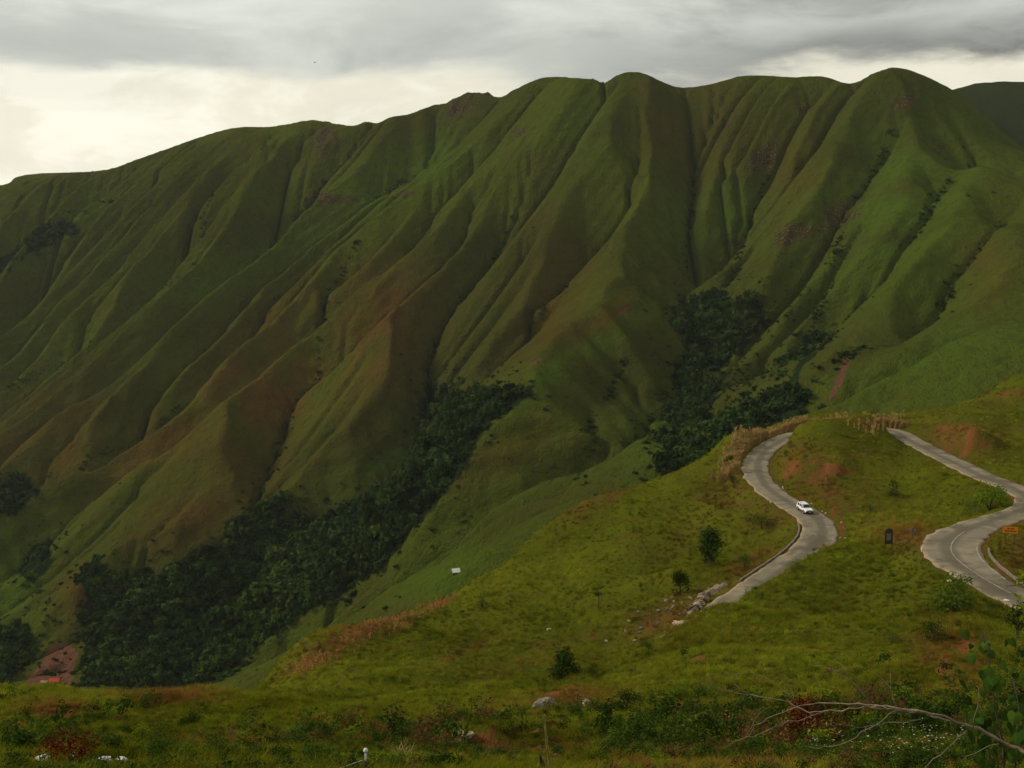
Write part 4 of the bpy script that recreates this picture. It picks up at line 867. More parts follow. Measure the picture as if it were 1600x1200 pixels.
def rock(name, p, size, rz, mat, label, cat='rock', seed=0, sub=2, rough=.28, group=None, tilt=(0, 0)):
    bm = bmesh.new(); bmesh.ops.create_icosphere(bm, subdivisions=sub, radius=1.0); co = np.array([v.co[:] for v in bm.verts])
    ca = co * np.array(size) / 2 / (.55 * min(size)); nn = fbm(ca[:, 0] * .9 + seed * 7.7 + ca[:, 2] * .8, ca[:, 1] * .9 - seed * 3.1 - ca[:, 2] * .7, 1.0, 4, .6, seed); nn = np.round(nn * 5) / 5 * .6 + nn * .4
    for v, k in zip(bm.verts, nn):
        c = v.co * (1 + rough * 2.2 * k); c.x *= size[0] / 2; c.y *= size[1] / 2; c.z *= size[2] / 2
        v.co = c
    me = bpy.data.meshes.new(name); bm.to_mesh(me); bm.free(); me.materials.append(M[mat]); o = link(bpy.data.objects.new(name, me)); o.location = tuple(p); o.rotation_euler = (tilt[0], tilt[1], rz)
    return tag(o, label, cat, group)

# ------------------------------------------------------------------ the white car
def build_car():
    i = road_index(1256, 797); p = Vector(ROAD[i]) + Vector((RN[i, 0], RN[i, 1], 0)) * 0.1; f = Vector(ROAD[i + 1] - ROAD[i - 1]).normalized(); l = Vector((0, 0, 1)).cross(f).normalized(); upv = f.cross(l)
    t = thing('car', p + Vector((0, 0, 0.06)), 'white off road car with dark windows driving down the winding road', 'car'); t.rotation_euler = Matrix((f, l, upv)).transposed().to_euler()
    # body: stations along x with (x, half width low, half width belt, z bottom, z belt)
    st = [(-2.32, .80, .80, .55, .98), (-2.22, .88, .88, .42, 1.08), (-1.4, .93, .92, .36, 1.10), (0.3, .93, .92, .34, 1.09), (.95, .93, .90, .34, 1.07), (1.9, .91, .86, .36, .99), (2.25, .86, .80, .42, .93), (2.36, .74, .70, .52, .84)]
    V = []
    for x, a, b, z0, z1 in st: V += [(x, -a * .94, z0), (x, -a, z0 + .18), (x, -a, z1 - .18), (x, -b, z1 - .05), (x, -b * .9, z1), (x, b * .9, z1), (x, b, z1 - .05), (x, a, z1 - .18), (x, a, z0 + .18), (x, a * .94, z0)]
    k = 10; n_ = len(st); Fc = [(j * k + q, (j + 1) * k + q, (j + 1) * k + (q + 1) % k, j * k + (q + 1) % k) for j in range(n_ - 1) for q in range(k)] + [tuple(range(k)), tuple((n_ - 1) * k + q for q in range(k))[::-1]]
    gs = [(-2.18, .84, 1.06, .84, 1.06), (-2.0, .86, 1.06, .72, 1.66), (-1.8, .87, 1.06, .72, 1.74), (-.3, .88, 1.06, .73, 1.77), (.35, .88, 1.06, .71, 1.72), (1.02, .86, 1.04, .84, 1.06)]
    G = []
    for x, a, z0, b, z1 in gs: G += [(x, -a, z0), (x, -b, z1 - .05), (x, -b * .88, z1), (x, b * .88, z1), (x, b, z1 - .05), (x, a, z0)]
    gk = 6; GF = [(j * gk + q, (j + 1) * gk + q, (j + 1) * gk + q + 1, j * gk + q + 1) for j in range(len(gs) - 1) for q in range(gk - 1)] + [tuple(range(gk)), tuple((len(gs) - 1) * gk + q for q in range(gk))[::-1]]
    MB().add(V, Fc).add(G, GF).build('body', M['car_white'], t, smooth=False)
    # glass, 1 cm proud of the shell
    def lerp(a, b, s): return Vector(a) * (1 - s) + Vector(b) * s
    A, B, Cc, D = Vector((1.02, -.80, 1.07)), Vector((1.02, .80, 1.07)), Vector((.36, .62, 1.68)), Vector((.36, -.62, 1.68)); o = Vector((.02, 0, .02))
    MB().quad(lerp(A, D, .06) + o, lerp(B, Cc, .06) + o, lerp(B, Cc, .94) + o, lerp(A, D, .94) + o).build('windscreen', M['glass'], t)
    MB().quad((-2.14, .74, 1.14), (-2.14, -.74, 1.14), (-2.02, -.64, 1.60), (-2.02, .64, 1.60)).build('rear_window', M['glass'], t)
    for s in (-1, 1):
        for x0, x1, y0, y1 in ((-1.85, -1.05, -1.8, -1.05), (-.93, -.12, -.93, -.12), (.0, .78, .0, .34)):
            q = [(x0, s * .885, 1.13), (x1, s * .885, 1.13), (y1, s * .755, 1.64), (y0, s * .755, 1.64)]
            MB().quad(*(q if s < 0 else q[::-1])).build('side_window', M['glass'], t)
        MB().box((.72, s * 1.0, 1.14), (.12, .18, .14)).build('wing_mirror', M['black_plastic'], t, bevel=.02)
        MB().box((-.7, s * .62, 1.81), (1.9, .05, .05)).build('roof_rail', M['black_plastic'], t)
        MB().box((2.30, s * .62, .80), (.10, .30, .15)).build('headlight', M['lamp'], t, bevel=.02)
        MB().box((-2.30, s * .74, .85), (.08, .16, .3)).build('tail_light', M['red_lens'], t, bevel=.02)
        MB().box((0, s * .935, .48), (3.0, .05, .16)).build('side_cladding', M['black_plastic'], t, bevel=.01)
        for x in (1.42, -1.40):
            wl = MB(); n_ = 20; prof = [(.10, -.11), (.30, -.12), (.37, -.09), (.385, 0), (.37, .09), (.30, .12), (.10, .11)]
            Vw = [(x + r_ * math.cos(6.28318 * j / n_), s * .86 + y, .385 + r_ * math.sin(6.28318 * j / n_)) for j in range(n_) for r_, y in prof]; Fw = [(j * 7 + q, j * 7 + q + 1, ((j + 1) % n_) * 7 + q + 1, ((j + 1) % n_) * 7 + q) for j in range(n_) for q in range(6)]
            ty = wl.add(Vw, Fw).build('wheel', M['tyre'], t, smooth=True)
            rm = MB().tube([(x, s * .80, .385), (x, s * .985, .385)], .22, 14).build('rim', M['rim'], ty)
            am = MB(); ar = [(x + .47 * math.cos(a), .40 + .47 * math.sin(a)) for a in np.linspace(-.15, math.pi + .15, 12)]
            for (xa, za), (xb, zb) in zip(ar[:-1], ar[1:]): am.quad((xa, s * .945, za), (xb, s * .945, zb), (x + (xb - x) * .84, s * .945, .4 + (zb - .4) * .84), (x + (xa - x) * .84, s * .945, .4 + (za - .4) * .84))
            am.build('wheel_arch', M['black_plastic'], t)
    MB().box((2.36, 0, .52), (.22, 1.72, .26)).build('front_bumper', M['black_plastic'], t, bevel=.04)
    MB().box((-2.34, 0, .52), (.18, 1.74, .26)).build('rear_bumper', M['black_plastic'], t, bevel=.04)
    MB().box((2.36, 0, .78), (.06, .90, .16)).build('grille', M['black_plastic'], t, bevel=.01)
    MB().box((2.48, 0, .54), (.02, .42, .13)).build('number_plate', M['plate'], t)
build_car()

# ------------------------------------------------------------------ signs
def sign_frame(u, v, tilt=0.0):                # a spot on the ground, x axis to the right as seen by the driver-side view
    p = ground(u, v); return p, p[1] / F
p, m = ground(1578, 846), 0
Y = p[1]; m = Y / F; c = at(1577.5, 828, Y); t = thing('orange_sign', (p[0], p[1], p[2] - .1), 'orange rectangular road sign with two lines of dark lettering inside the hairpin', 'sign'); hc = c[2] - p[2] + .1
R3 = Matrix.Rotation(math.radians(4), 3, 'Y'); W, H = 26 * m, 12.5 * m
MB().box((0, 0, hc), (W, .05, H), R3).build('panel', M['orange'], t)
fr = MB()
for z in (-H / 2, H / 2): fr.box(Vector((0, 0, hc)) + R3 @ Vector((0, -.03, z * .97)), (W, .02, .07), R3)
for x in (-W / 2, W / 2): fr.box(Vector((0, 0, hc)) + R3 @ Vector((x * .985, -.03, 0)), (.07, .02, H), R3)
fr.build('border', M['sign_ink'], t)
for zf, words in ((.17, ((-.12, .16), (.12, .22))), (-.15, ((-.20, .30), (.18, .40)))):
    for cx, ww in words:
        ln = MB(); nL = int(ww * 22); x0 = (cx - ww / 2) * W
        out_ = [(x0, -H * .03)]                  # one run of worn letters, too far off to read
        for q in range(nL): out_ += [(x0 + ww * W * (q + .05) / nL, H * .085 * (1 if q % 3 else .8)), (x0 + ww * W * (q + .72) / nL, H * .085 * (1 if q % 2 else .75)), (x0 + ww * W * (q + .78) / nL, -H * .01)]
        out_ += [(x0 + ww * W, -H * .085), (x0, -H * .085)]
        k0 = MB().prism(out_, -.006, .006); ln.add([tuple(Vector((0, 0, hc)) + R3 @ Vector((x, y - .034, z + zf * H))) for x, y, z in k0.V], k0.F); ln.build('lettering', M['sign_ink'], t)
for x in (-.28, .28): MB().box((x * W, .08, hc / 2 + .1), (.09, .09, hc + .4 * H)).build('post', M['post_wood'], t)

p = ground(1388, 860); m = p[1] / F; t = thing('notice_board', (p[0], p[1], p[2] - .1), 'tall dark notice board with pointed top on two thin legs', 'notice board'); Wb = 11.5 * m; z0 = 12 * m; z1 = 32 * m; z2 = 37 * m
for s in (-1, 1): MB().box((s * Wb / 2, 0, z1 / 2), (.10, .10, z1)).build('leg', M['iron'], t)
out = [(-Wb / 2 + .07, z0), (Wb / 2 - .07, z0), (Wb / 2 - .07, z1 - .06), (Wb * .30, z1 + (z2 - z1) * .55), (0, z2 - .1), (-Wb * .30, z1 + (z2 - z1) * .55), (-Wb / 2 + .07, z1 - .06)]
MB().prism(out, -.03, .03).build('board', M['board_dark'], t)
arch = MB(); ap = [(-Wb / 2, z1), (-Wb * .30, z1 + (z2 - z1) * .62), (0, z2), (Wb * .30, z1 + (z2 - z1) * .62), (Wb / 2, z1)]
arch.tube([(x, 0, z) for x, z in ap], .07, 6).build('arch', M['iron'], t)
MB().box((0, 0, z0), (Wb, .09, .10)).build('bottom_rail', M['iron'], t)
ins = MB().box((0, -.045, z0 + (z1 - z0) * .55), (Wb * .62, .02, (z1 - z0) * .55)).build('poster', M['stone_grey'], t)

p = ground(1426, 841); m = p[1] / F; t = thing('diamond_sign', (p[0], p[1], p[2] - .1), 'grey diamond road sign seen from behind at the hairpin', 'sign'); hc = 14 * m; a = 6.2 * m
MB().prism([(0, hc - a), (a, hc), (0, hc + a), (-a, hc)], -.02, .02).build('plate', M['sign_back'], t); MB().tube([(0, .05, -.2), (0, .05, hc + a * .7)], .04, 6).build('post', M['iron'], t)
MB().box((0, -.035, hc), (a * .18, .02, a * 1.3)).build('back_brace', M['iron'], t)

# ------------------------------------------------------------------ shrubs and small trees on the hillside
SH = [(1108, 883, 52, 62, 'leaf_dark', 'large dark bush on the slope left of the lower road', 1500), (1063, 926, 38, 40, 'leaf_dark', 'dark bush just above the rubble slope', 1000), (878, 1058, 52, 50, 'leaf_dark', 'big dark green bush at the bottom of the slope near the road end', 1500),
      (926, 1056, 30, 24, 'leaf_mid', 'small green bush right of the big dark bush by the road end', 600), (1136, 731, 24, 26, 'leaf_dark', 'dark bush beside the outer edge of the left road bend', 700), (1146, 757, 16, 16, 'leaf_dark', 'small dark bush below the one on the left road bend', 400),
      (1163, 890, 32, 26, 'leaf_mid', 'bush beside the kerb wall of the lower road', 600), (1246, 889, 30, 17, 'leaf_mid', 'low pale green bush on the near edge of the lower road', 500), (1190, 826, 70, 24, 'leaf_dark', 'wide low dark thicket left of the car', 1100), (990, 832, 16, 14, 'leaf_mid', 'small bush high on the left green slope', 300),
      (1127, 795, 14, 12, 'leaf_mid', 'small bush between the left road bend and the large dark bush', 300), (1546, 796, 56, 42, 'leaf_yellow', 'bright yellow green bush inside the right hand road bend', 1300), (1518, 806, 40, 22, 'leaf_mid', 'green bush left of the bright one at the right hand bend', 700), (1490, 950, 84, 54, 'leaf_mid', 'broad green bush beside the road below the hairpin', 1500),
      (1470, 958, 40, 34, 'leaf_yellow', 'light green bush in front of the broad one below the hairpin', 700), (754, 950, 18, 40, 'leaf_mid', 'narrow bush on the skyline of the slope above the white hut', 500), (736, 988, 16, 14, 'leaf_mid', 'small bush below the narrow skyline bush', 300), (1396, 775, 24, 28, 'leaf_dark', 'dark shrub on the face of the knoll', 500),
      (1360, 800, 18, 14, 'leaf_mid', 'small shrub low on the face of the knoll', 300), (238, 1112, 44, 36, 'leaf_dark', 'dark shrub on the left foreground slope', 900), (248, 1170, 66, 44, 'leaf_mid', 'green shrub near the bottom edge on the left', 1100), (222, 1160, 34, 34, 'leaf_yellow', 'yellow green shrub beside the green one at bottom left', 600),
      (296, 1128, 34, 22, 'leaf_dark', 'low dark shrub right of the one on the left slope', 500), (35, 1180, 60, 40, 'leaf_dark', 'dark shrub in the bottom left corner', 900), (980, 1112, 60, 34, 'leaf_dark', 'dark thicket below the end of the road', 1000), (960, 1150, 56, 28, 'leaf_mid', 'green shrub in the middle of the foreground', 700), (1150, 1120, 44, 30, 'leaf_mid', 'green shrub left of the dark red one', 700),
      (1415, 700, 12, 9, 'leaf_mid', 'tiny bush at the edge of the upper road', 200), (1235, 700, 14, 12, 'leaf_dark', 'dark bush at the corner of the knoll by the road', 350), (1228, 714, 11, 12, 'leaf_dark', 'second dark bush along the knoll above the left bend', 300), (1445, 668, 20, 9, 'leaf_mid', 'low bush on the grass right of the reeds', 300), (650, 1140, 40, 20, 'leaf_mid', 'low bush in the grass left of the eroded bank', 400), (1440, 1150, 70, 40, 'leaf_mid', 'leafy bush behind the fallen branch', 900), (1545, 960, 26, 20, 'leaf_mid', 'small bush right of the broad one below the hairpin', 350),
      (1590, 1000, 60, 60, 'leaf_mid', 'green bush at the right edge above the vine', 900), (1460, 1000, 60, 34, 'leaf_dark', 'dark bush between the hairpin and the bare soil patch', 800), (1395, 1005, 40, 22, 'leaf_mid', 'small green bush in the right hand meadow', 400)]
for u, v, wp, hp, mt_, lb, n_ in SH: shrub('bush', u, v, wp, hp, mt_, lb, 'bush', n_, 12)
# a lone sapling with a bare stem
p = ground(935, 952); m = p[1] / F; t = thing('small_tree', (p[0], p[1], p[2] - .1), 'lone small tree with a thin bare trunk on the green slope', 'tree')
H = 42 * m; b = MB().tube([(0, 0, -.2), (.05, 0, H * .35), (-.04, .03, H * .6), (0, 0, H * .8)], [.07, .06, .05, .03], 6)
for a in range(6): b.tube([(0, 0, H * .58), (.7 * math.cos(a * 1.05), .7 * math.sin(a * 1.05), H * (.72 + .04 * (a % 3)))], [.035, .012], 5)
b.build('trunk', M['bark'], t); V, Fc, cl = leaf_cloud(srnd, 17 * m, 24 * m, 520, .22, 8); MB().add([(x, y, z + H * .48) for x, y, z in [tuple(v) for v in V]], Fc).build('crown', M['leaf_dark'], t)
p = ground(1018, 928); m = p[1] / F; t = thing('small_tree', (p[0], p[1], p[2] - .1), 'thin faint sapling left of the bush above the rubble', 'tree'); H = 24 * m
MB().tube([(0, 0, -.2), (.03, 0, H * .5), (0, 0, H * .8)], [.05, .035, .02], 5).build('trunk', M['bark'], t); V, Fc, cl = leaf_cloud(srnd, 18 * m, 16 * m, 170, .18, 6); MB().add([(v[0], v[1], v[2] + H * .4) for v in [tuple(v) for v in V]], Fc).build('crown', M['leaf_mid'], t)
# dark red shrubs
shrub('red_shrub', 1262, 1168, 92, 100, 'leaf_red', 'tall dark red shrub behind the bare fallen branch', 'shrub', 1500, 16, 7, slim=.35)
shrub('red_shrub', 1322, 1150, 56, 50, 'leaf_red', 'smaller dark red shrub right of the tall one', 'shrub', 420, 10, 7, slim=.35)
shrub('red_shrub', 108, 1206, 104, 74, 'leaf_red', 'dark red shrub at the bottom left among white stones', 'shrub', 1300, 14, 7, slim=.45)

# ------------------------------------------------------------------ grass tussocks that stand out
def tussock(u, v, wpx, hpx, mat, label, n_=90):
    p = ground(u, v); m = p[1] / F; V, Fc = blades(n_, hpx * m, wpx * m * .22, max(.035, 1.1 * m), 1.0, srnd, 3)
    o = MB().add(V, Fc).build('grass_tussock', M[mat], None); o.location = tuple(p); return tag(o, label, 'grass tussock')
for a in ((1062, 1092, 60, 34, 'leaf_yellow', 'bright green grass tussock in the dip below the near hill'), (1096, 1090, 44, 30, 'leaf_mid', 'green grass tussock right of the bright one below the near hill'), (1022, 1098, 40, 26, 'leaf_mid', 'green grass tussock left of the bright one below the near hill'), (1068, 1150, 40, 30, 'leaf_yellow', 'small bright tussock in the middle foreground'),
          (468, 1146, 60, 22, 'leaf_yellow', 'yellow grass tussock left of the white topped post'), (632, 1190, 60, 30, 'reed', 'pale dry tussock right of the white topped post'), (745, 1196, 40, 30, 'leaf_mid', 'green tussock at the bottom edge left of the dry stalk'), (598, 1172, 26, 18, 'leaf_yellow', 'small yellow tussock beside the white topped post'),
          (900, 1120, 50, 22, 'leaf_mid', 'wide green tussock beside the boulder in the grass'), (925, 1192, 46, 34, 'leaf_yellow', 'bright tussock right of the dry stalk'), (1130, 1185, 60, 36, 'leaf_brown', 'dry brown tussock in front of the red shrub'), (1050, 1190, 54, 30, 'leaf_brown', 'dry brown tussock in the bottom centre'), (330, 1130, 40, 18, 'leaf_yellow', 'small yellow tussock on the left foreground slope')): tussock(*a)

# ------------------------------------------------------------------ rocks
a_, b_ = ground(1084, 956), ground(1128, 922); d_ = b_ - a_
rock('boulder', (a_ + b_) / 2 + np.array([0, 0, .2]), (np.linalg.norm(d_) * 1.25, 2.3, 2.6), math.atan2(d_[1], d_[0]), 'stone', 'long pale rock outcrop on the bank of the lower road', seed=4, sub=5, rough=.34, tilt=(0, -math.atan2(d_[2], np.hypot(d_[0], d_[1]))))
a_, b_ = ground(1060, 980), ground(1074, 971); rock('boulder', (a_ + b_) / 2, (2.8, 1.2, 1.0), math.atan2((b_ - a_)[1], (b_ - a_)[0]), 'stone', 'flat pale rock below the long outcrop', seed=9, sub=3)
rr_ = random.Random(5)
for k in range(34):
    s = rr_.random(); u = 972 + 112 * s + rr_.gauss(0, 12); v = 1000 - 74 * s + rr_.gauss(0, 8); p = ground(u, v); q = rr_.uniform(.25, .7)
    rock('stone', p + np.array([0, 0, q * .12]), (q * 1.3, q, q * .8), rr_.uniform(0, 3), rr_.choice(('stone', 'stone_grey', 'stone_grey')), 'loose pale stone in the rubble slope below the bushes', 'stone', k, 2, .25, 'stones of the rubble slope')
p = ground(851, 1106); rock('boulder', p + np.array([0, 0, .3]), (1.9, 1.3, 1.1), .3, 'stone_grey', 'grey brown boulder in the grass below the end of the road', seed=12, sub=3)
p = ground(916, 1102); rock('boulder', p + np.array([0, 0, .2]), (.8, .7, .8), 1.3, 'stone', 'small pale boulder right of the grey brown one', seed=15, sub=3)
p = ground(858, 984); rock('boulder', p, (.9, .7, .6), .3, 'stone_white', 'single small white rock on the open green slope', seed=16, sub=2)
p = ground(726, 1150); rock('boulder', p, (1.0, .6, .5), .3, 'stone', 'pale rock on top of the eroded red bank', seed=19, sub=3)
p = ground(1484, 913); rock('stone', p + np.array([0, 0, .5]), (.8, .5, .4), .5, 'stone_white', 'white stone among the green bushes by the hairpin road', 'stone', 22)
p = ground(1572, 940); rock('stone', p + np.array([0, 0, .15]), (.9, .4, .4), -.5, 'stone_white', 'white stone at the road edge bottom right', 'stone', 23)
for k, (u, v) in enumerate(((62, 1189), (68, 1190), (113, 1187), (145, 1192), (163, 1193), (172, 1192), (191, 1191), (176, 1182), (181, 1177), (84, 1192))):
    p = ground(u, v); q = (.22, .3, .2, .2, .32, .16, .26, .1, .1, .14)[k]; rock('stone', p + np.array([0, 0, q * .2]), (q * .8, q * .5, q * .4), k, 'stone_white', 'white stone on the ground around the bottom left red shrub', 'stone', 30 + k, 2, .2, 'white stones at bottom left')
for k in range(12):
    i = road_index(1279, 820) + rr_.randint(-12, 6); p = ROAD[i, :2] - s2 * RN[i] * (RW[i] / 2 + rr_.uniform(.5, 1.6)); z = near_z(p[:1], p[1:])[0]; q = rr_.uniform(.25, .5)
    rock('stone', (p[0], p[1], z + .05), (q * 1.3, q, q * .8), k, 'stone', 'pale stone at the foot of the red cutting beside the bend', 'stone', 50 + k, 2, .25, 'stones beside the lower bend')
p = ground(1148, 736); t = tag(MB().box((0, 0, .3), (1.5, .3, .6)).build('culvert_wall', M['stone_white'], None, bevel=.03), 'small white painted culvert wall outside the left road bend', 'culvert'); t.location = tuple(p)
# three pale kilometre stones along the roadside
for (u, v, lb) in ((1204, 786, 'small white roadside marker stone between the left bend and the car'), (1223, 764, 'small white roadside marker stone at the foot of the knoll'), (1441, 862, 'small white marker stone on the outer edge of the hairpin')):
    p = ground(u, v); t = tag(MB().prism([(-.15, -.2), (.15, -.2), (.15, .45), (.08, .6), (-.08, .6), (-.15, .45)], -.1, .1).build('marker_stone', M['stone_white'], None, bevel=.02), lb, 'marker stone'); t.location = tuple(p)

# ------------------------------------------------------------------ houses far below
def house(name, p, W, D, Hw, Hr, roof, wall, label, rz=0.0, chim=False):
    t = thing(name, (p[0], p[1], p[2] - .4), label, 'house', rz=rz)
    w_ = MB().prism([(-W / 2, -2), (W / 2, -2), (W / 2, Hw), (-W / 2, Hw)], -D / 2, D / 2)
    w_.add([(-W / 2, -D / 2, Hw), (-W / 2, D / 2, Hw), (-W / 2, 0, Hw + Hr), (W / 2, -D / 2, Hw), (W / 2, D / 2, Hw), (W / 2, 0, Hw + Hr)], [(0, 1, 2), (5, 4, 3)]); w_.build('wall', M[wall], t)
    o = .45; r_ = MB()
    for s in (-1, 1):
        a, b = Vector((-W / 2 - o, s * (D / 2 + o), Hw - o * Hr / (D / 2) + .06)), Vector((-W / 2 - o, 0, Hw + Hr + .06)); dx = Vector((W + 2 * o, 0, 0)); h = Vector((0, 0, .12))
        V = [a, a + dx, b + dx, b]; V = V + [v + h for v in V]; r_.add(V, [(0, 1, 2, 3), (7, 6, 5, 4), (0, 4, 5, 1), (1, 5, 6, 2), (2, 6, 7, 3), (3, 7, 4, 0)])
    r_.build('roof', M[roof], t)
    dr = MB().box((W * .12, -D / 2 - .03, Hw * .42), (.95, .06, Hw * .84)).build('door', M['post_wood'], t)
    for x in (-.3, .36): MB().box((x * W, -D / 2 - .03, Hw * .58), (.9, .05, .8)).build('window', M['glass'], t)
    return t
p = hit_far(86, 1068); house('house', p, 6.6, 5.5, 3.0, 1.6, 'roof_red', 'wall_tan', 'small house with a red roof on the bare slope at far left', .1)
p = hit_far(70, 1069); house('hut', p, 4.4, 3.4, 2.2, .9, 'wall_tan', 'wall_tan', 'low tan hut left of the red roofed house', -.1)
p = hit_far(712, 896); house('hut', p, 3.8, 3.0, 1.7, 1.5, 'roof_white', 'board_dark', 'tiny hut with a bright white roof far below the slope', .35)

# ------------------------------------------------------------------ posts at the bottom edge
p = ground(572, 1215); Yp = p[1]; m = Yp / F; zt = at(572, 1188, Yp)[2] - p[2]; zc = at(572, 1173, Yp)[2] - p[2]
t = thing('marker_post', (p[0], p[1], p[2] - .1), 'dark wooden fence post with a white capped pipe on top', 'post'); MB().tube([(0, 0, -.2), (.01, 0, zt + .1)], [4.2 * m, 3.8 * m], 8).build('post', M['post_wood'], t)
pp = MB().tube([(0, 0, zt + .05), (0, 0, zc + .1)], 1.8 * m, 8).build('pipe', M['post_white'], t, smooth=True); MB().tube([(0, 0, zc + .1 - 2 * m), (0, 0, zc + .1), (0, 0, zc + .1 + 3 * m), (0, 0, zc + .1 + 4.5 * m)], [3.6 * m, 4.0 * m, 3.2 * m, 1 * m], 10).build('cap', M['post_white'], t, smooth=True)
q0 = np.array([p[0] - .05, p[1], p[2] + zt]); q1 = at(395, 1215, Yp + 1); wr = MB().tube([tuple(q0 + (q1 - q0) * s - np.array([0, 0, .12 * math.sin(math.pi * s)])) for s in np.linspace(0, 1, 9)], .005, 5).build('fence_wire', M['wire'], None); tag(wr, 'thin pale wire running left from the white capped post', 'wire')
p = ground(850, 1218); Yp = p[1]; h = at(850, 1177, Yp)[2] - p[2]; t = tag(MB().prism([(-.09, -.3), (.11, -.3), (.11, h - .45), (-.07, h)], -.05, .05).build('fence_post', M['iron'], None), 'black fence post with slanting top at the bottom edge', 'post'); t.location = tuple(p)
p = ground(862, 1218); Yp = p[1]; t = thing('dry_stalk', (p[0], p[1], p[2] - .05), 'tall dry yellow stalk leaning beside the black post', 'plant'); S_ = [np.array(at(u, v, Yp)) - p for u, v in ((862, 1218), (859, 1190), (855, 1160), (852, 1130), (850, 1112))]
MB().tube([tuple(a) for a in S_], [.035, .03, .025, .018, .012], 6).build('stem', M['yellow_stalk'], t)
for k in range(7):
    a = S_[1] + (S_[4] - S_[1]) * (k / 6); sd = 1 if k % 2 else -1; MB().quad(tuple(a), tuple(a + np.array([sd * .12, .03, .05])), tuple(a + np.array([sd * .28, .05, -.06])), tuple(a + np.array([sd * .12, -.03, 0]))).build('leaf', M['leaf_brown'], t)

# ------------------------------------------------------------------ the bare branch in front, the vine, the sapling at the right
BR = [([(1760, 1265), (1690, 1222), (1600, 1176), (1545, 1146), (1500, 1130), (1440, 1112), (1400, 1106), (1362, 1104)], 9, 3.5), ([(1400, 1107), (1362, 1103), (1320, 1099), (1265, 1100), (1240, 1107), (1190, 1128), (1165, 1155)], 4, 1.2), ([(1500, 1131), (1420, 1112), (1350, 1107), (1270, 1112), (1220, 1094), (1170, 1085), (1130, 1078), (1095, 1068)], 4, 1.2), ([(1362, 1104), (1350, 1085), (1335, 1068), (1310, 1052), (1290, 1043), (1270, 1041)], 3.4, 1), ([(1400, 1106), (1395, 1090), (1386, 1068), (1370, 1050)], 3.2, 1), ([(1391, 1085), (1391, 1046)], 1.6, .8),
      ([(1290, 1112), (1230, 1130), (1180, 1150), (1150, 1158), (1132, 1155)], 2.6, 1), ([(1240, 1097), (1236, 1075), (1222, 1055), (1205, 1043), (1192, 1045)], 2.2, .8), ([(1236, 1090), (1215, 1070), (1190, 1057), (1165, 1049), (1142, 1053)], 2.2, .8), ([(1400, 1112), (1370, 1130), (1330, 1156), (1300, 1166), (1262, 1168)], 2.6, 1), ([(1440, 1124), (1400, 1130), (1360, 1136), (1320, 1134), (1300, 1128)], 2.2, .8), ([(1519, 1138), (1525, 1118), (1530, 1095), (1529, 1075)], 2, .8), ([(1510, 1140), (1480, 1172), (1450, 1198), (1430, 1215)], 3, 1.6), ([(1560, 1160), (1530, 1172), (1500, 1190)], 2, 1), ([(1325, 1060), (1318, 1040), (1305, 1034)], 1.4, .7), ([(1170, 1087), (1150, 1070), (1140, 1062)], 1.4, .7), ([(1165, 1155), (1172, 1140), (1180, 1120), (1192, 1110)], 1.4, .7), ([(1120, 1075), (1108, 1060), (1104, 1050)], 1.3, .6), ([(1280, 1068), (1275, 1055)], 1.2, .6), ([(1205, 1100), (1200, 1080), (1180, 1060)], 1.2, .6)]
org = at(1760, 1265, 10.0); t = thing('dead_branch', org, 'bare brown fallen branch arching across the bottom right foreground', 'branch')
for k, (pl, w0, w1) in enumerate(BR):
    Pp = spline(np.array([(u, v) for u, v in pl], float), 11.0); P3 = []
    for j, (u, v) in enumerate(Pp): P3.append(tuple(at(u, v, 10.4 + (1700 - u) * .0018 + .12 * math.sin(u * .021 + k)) - org + np.array([srnd.gauss(0, .009), srnd.gauss(0, .01), srnd.gauss(0, .009)])))
    rad = np.linspace(w0, w1, len(P3)) * (.42 if k else .46) * np.array([srnd.uniform(.85, 1.18) for _ in P3]) * 10.8 / F; MB().tube(P3, rad, 6 if k else 8).build('stem' if k == 0 else 'twig', M['dead_wood'], t, smooth=True)

def heart_leaf():
    o = [(0, 0), (.18, .10), (.30, .02), (.36, -.14), (.28, -.34), (.14, -.52), (0, -.68), (-.14, -.52), (-.28, -.34), (-.36, -.14), (-.30, .02), (-.18, .10)]
    V = [(x, y, -.18 * abs(x) + .05 * y) for x, y in o] + [(0, -.3, .03)]; Fc = [(i, (i + 1) % 12, 12) for i in range(12)]
    me = bpy.data.meshes.new('leaf'); me.from_pydata(V, [], Fc); me.materials.append(M['leaf_broad']); return me
HL = heart_leaf()
Yv = 15.0; p = np.array([at(1572, 1225, Yv)[0], Yv, 0]); p[2] = near_z(p[:1], p[1:2])[0]; t = thing('climbing_vine', p, 'tall vine with broad dark green leaves at the right edge', 'plant')
stems = [[(1572, 1240), (1568, 1170), (1556, 1110), (1548, 1060), (1544, 1015), (1538, 985)], [(1578, 1240), (1590, 1160), (1592, 1100), (1580, 1050)], [(1566, 1240), (1545, 1180), (1540, 1140), (1532, 1100)]]
for k, pl in enumerate(stems):
    P3 = [tuple(at(u, v, Yv + .1 * k) - p) for u, v in pl]; P3[0] = (P3[0][0], P3[0][1], -.2); MB().tube(P3, np.linspace(.02, .008, len(P3)), 5).build('stem', M['bark'], t, smooth=True)
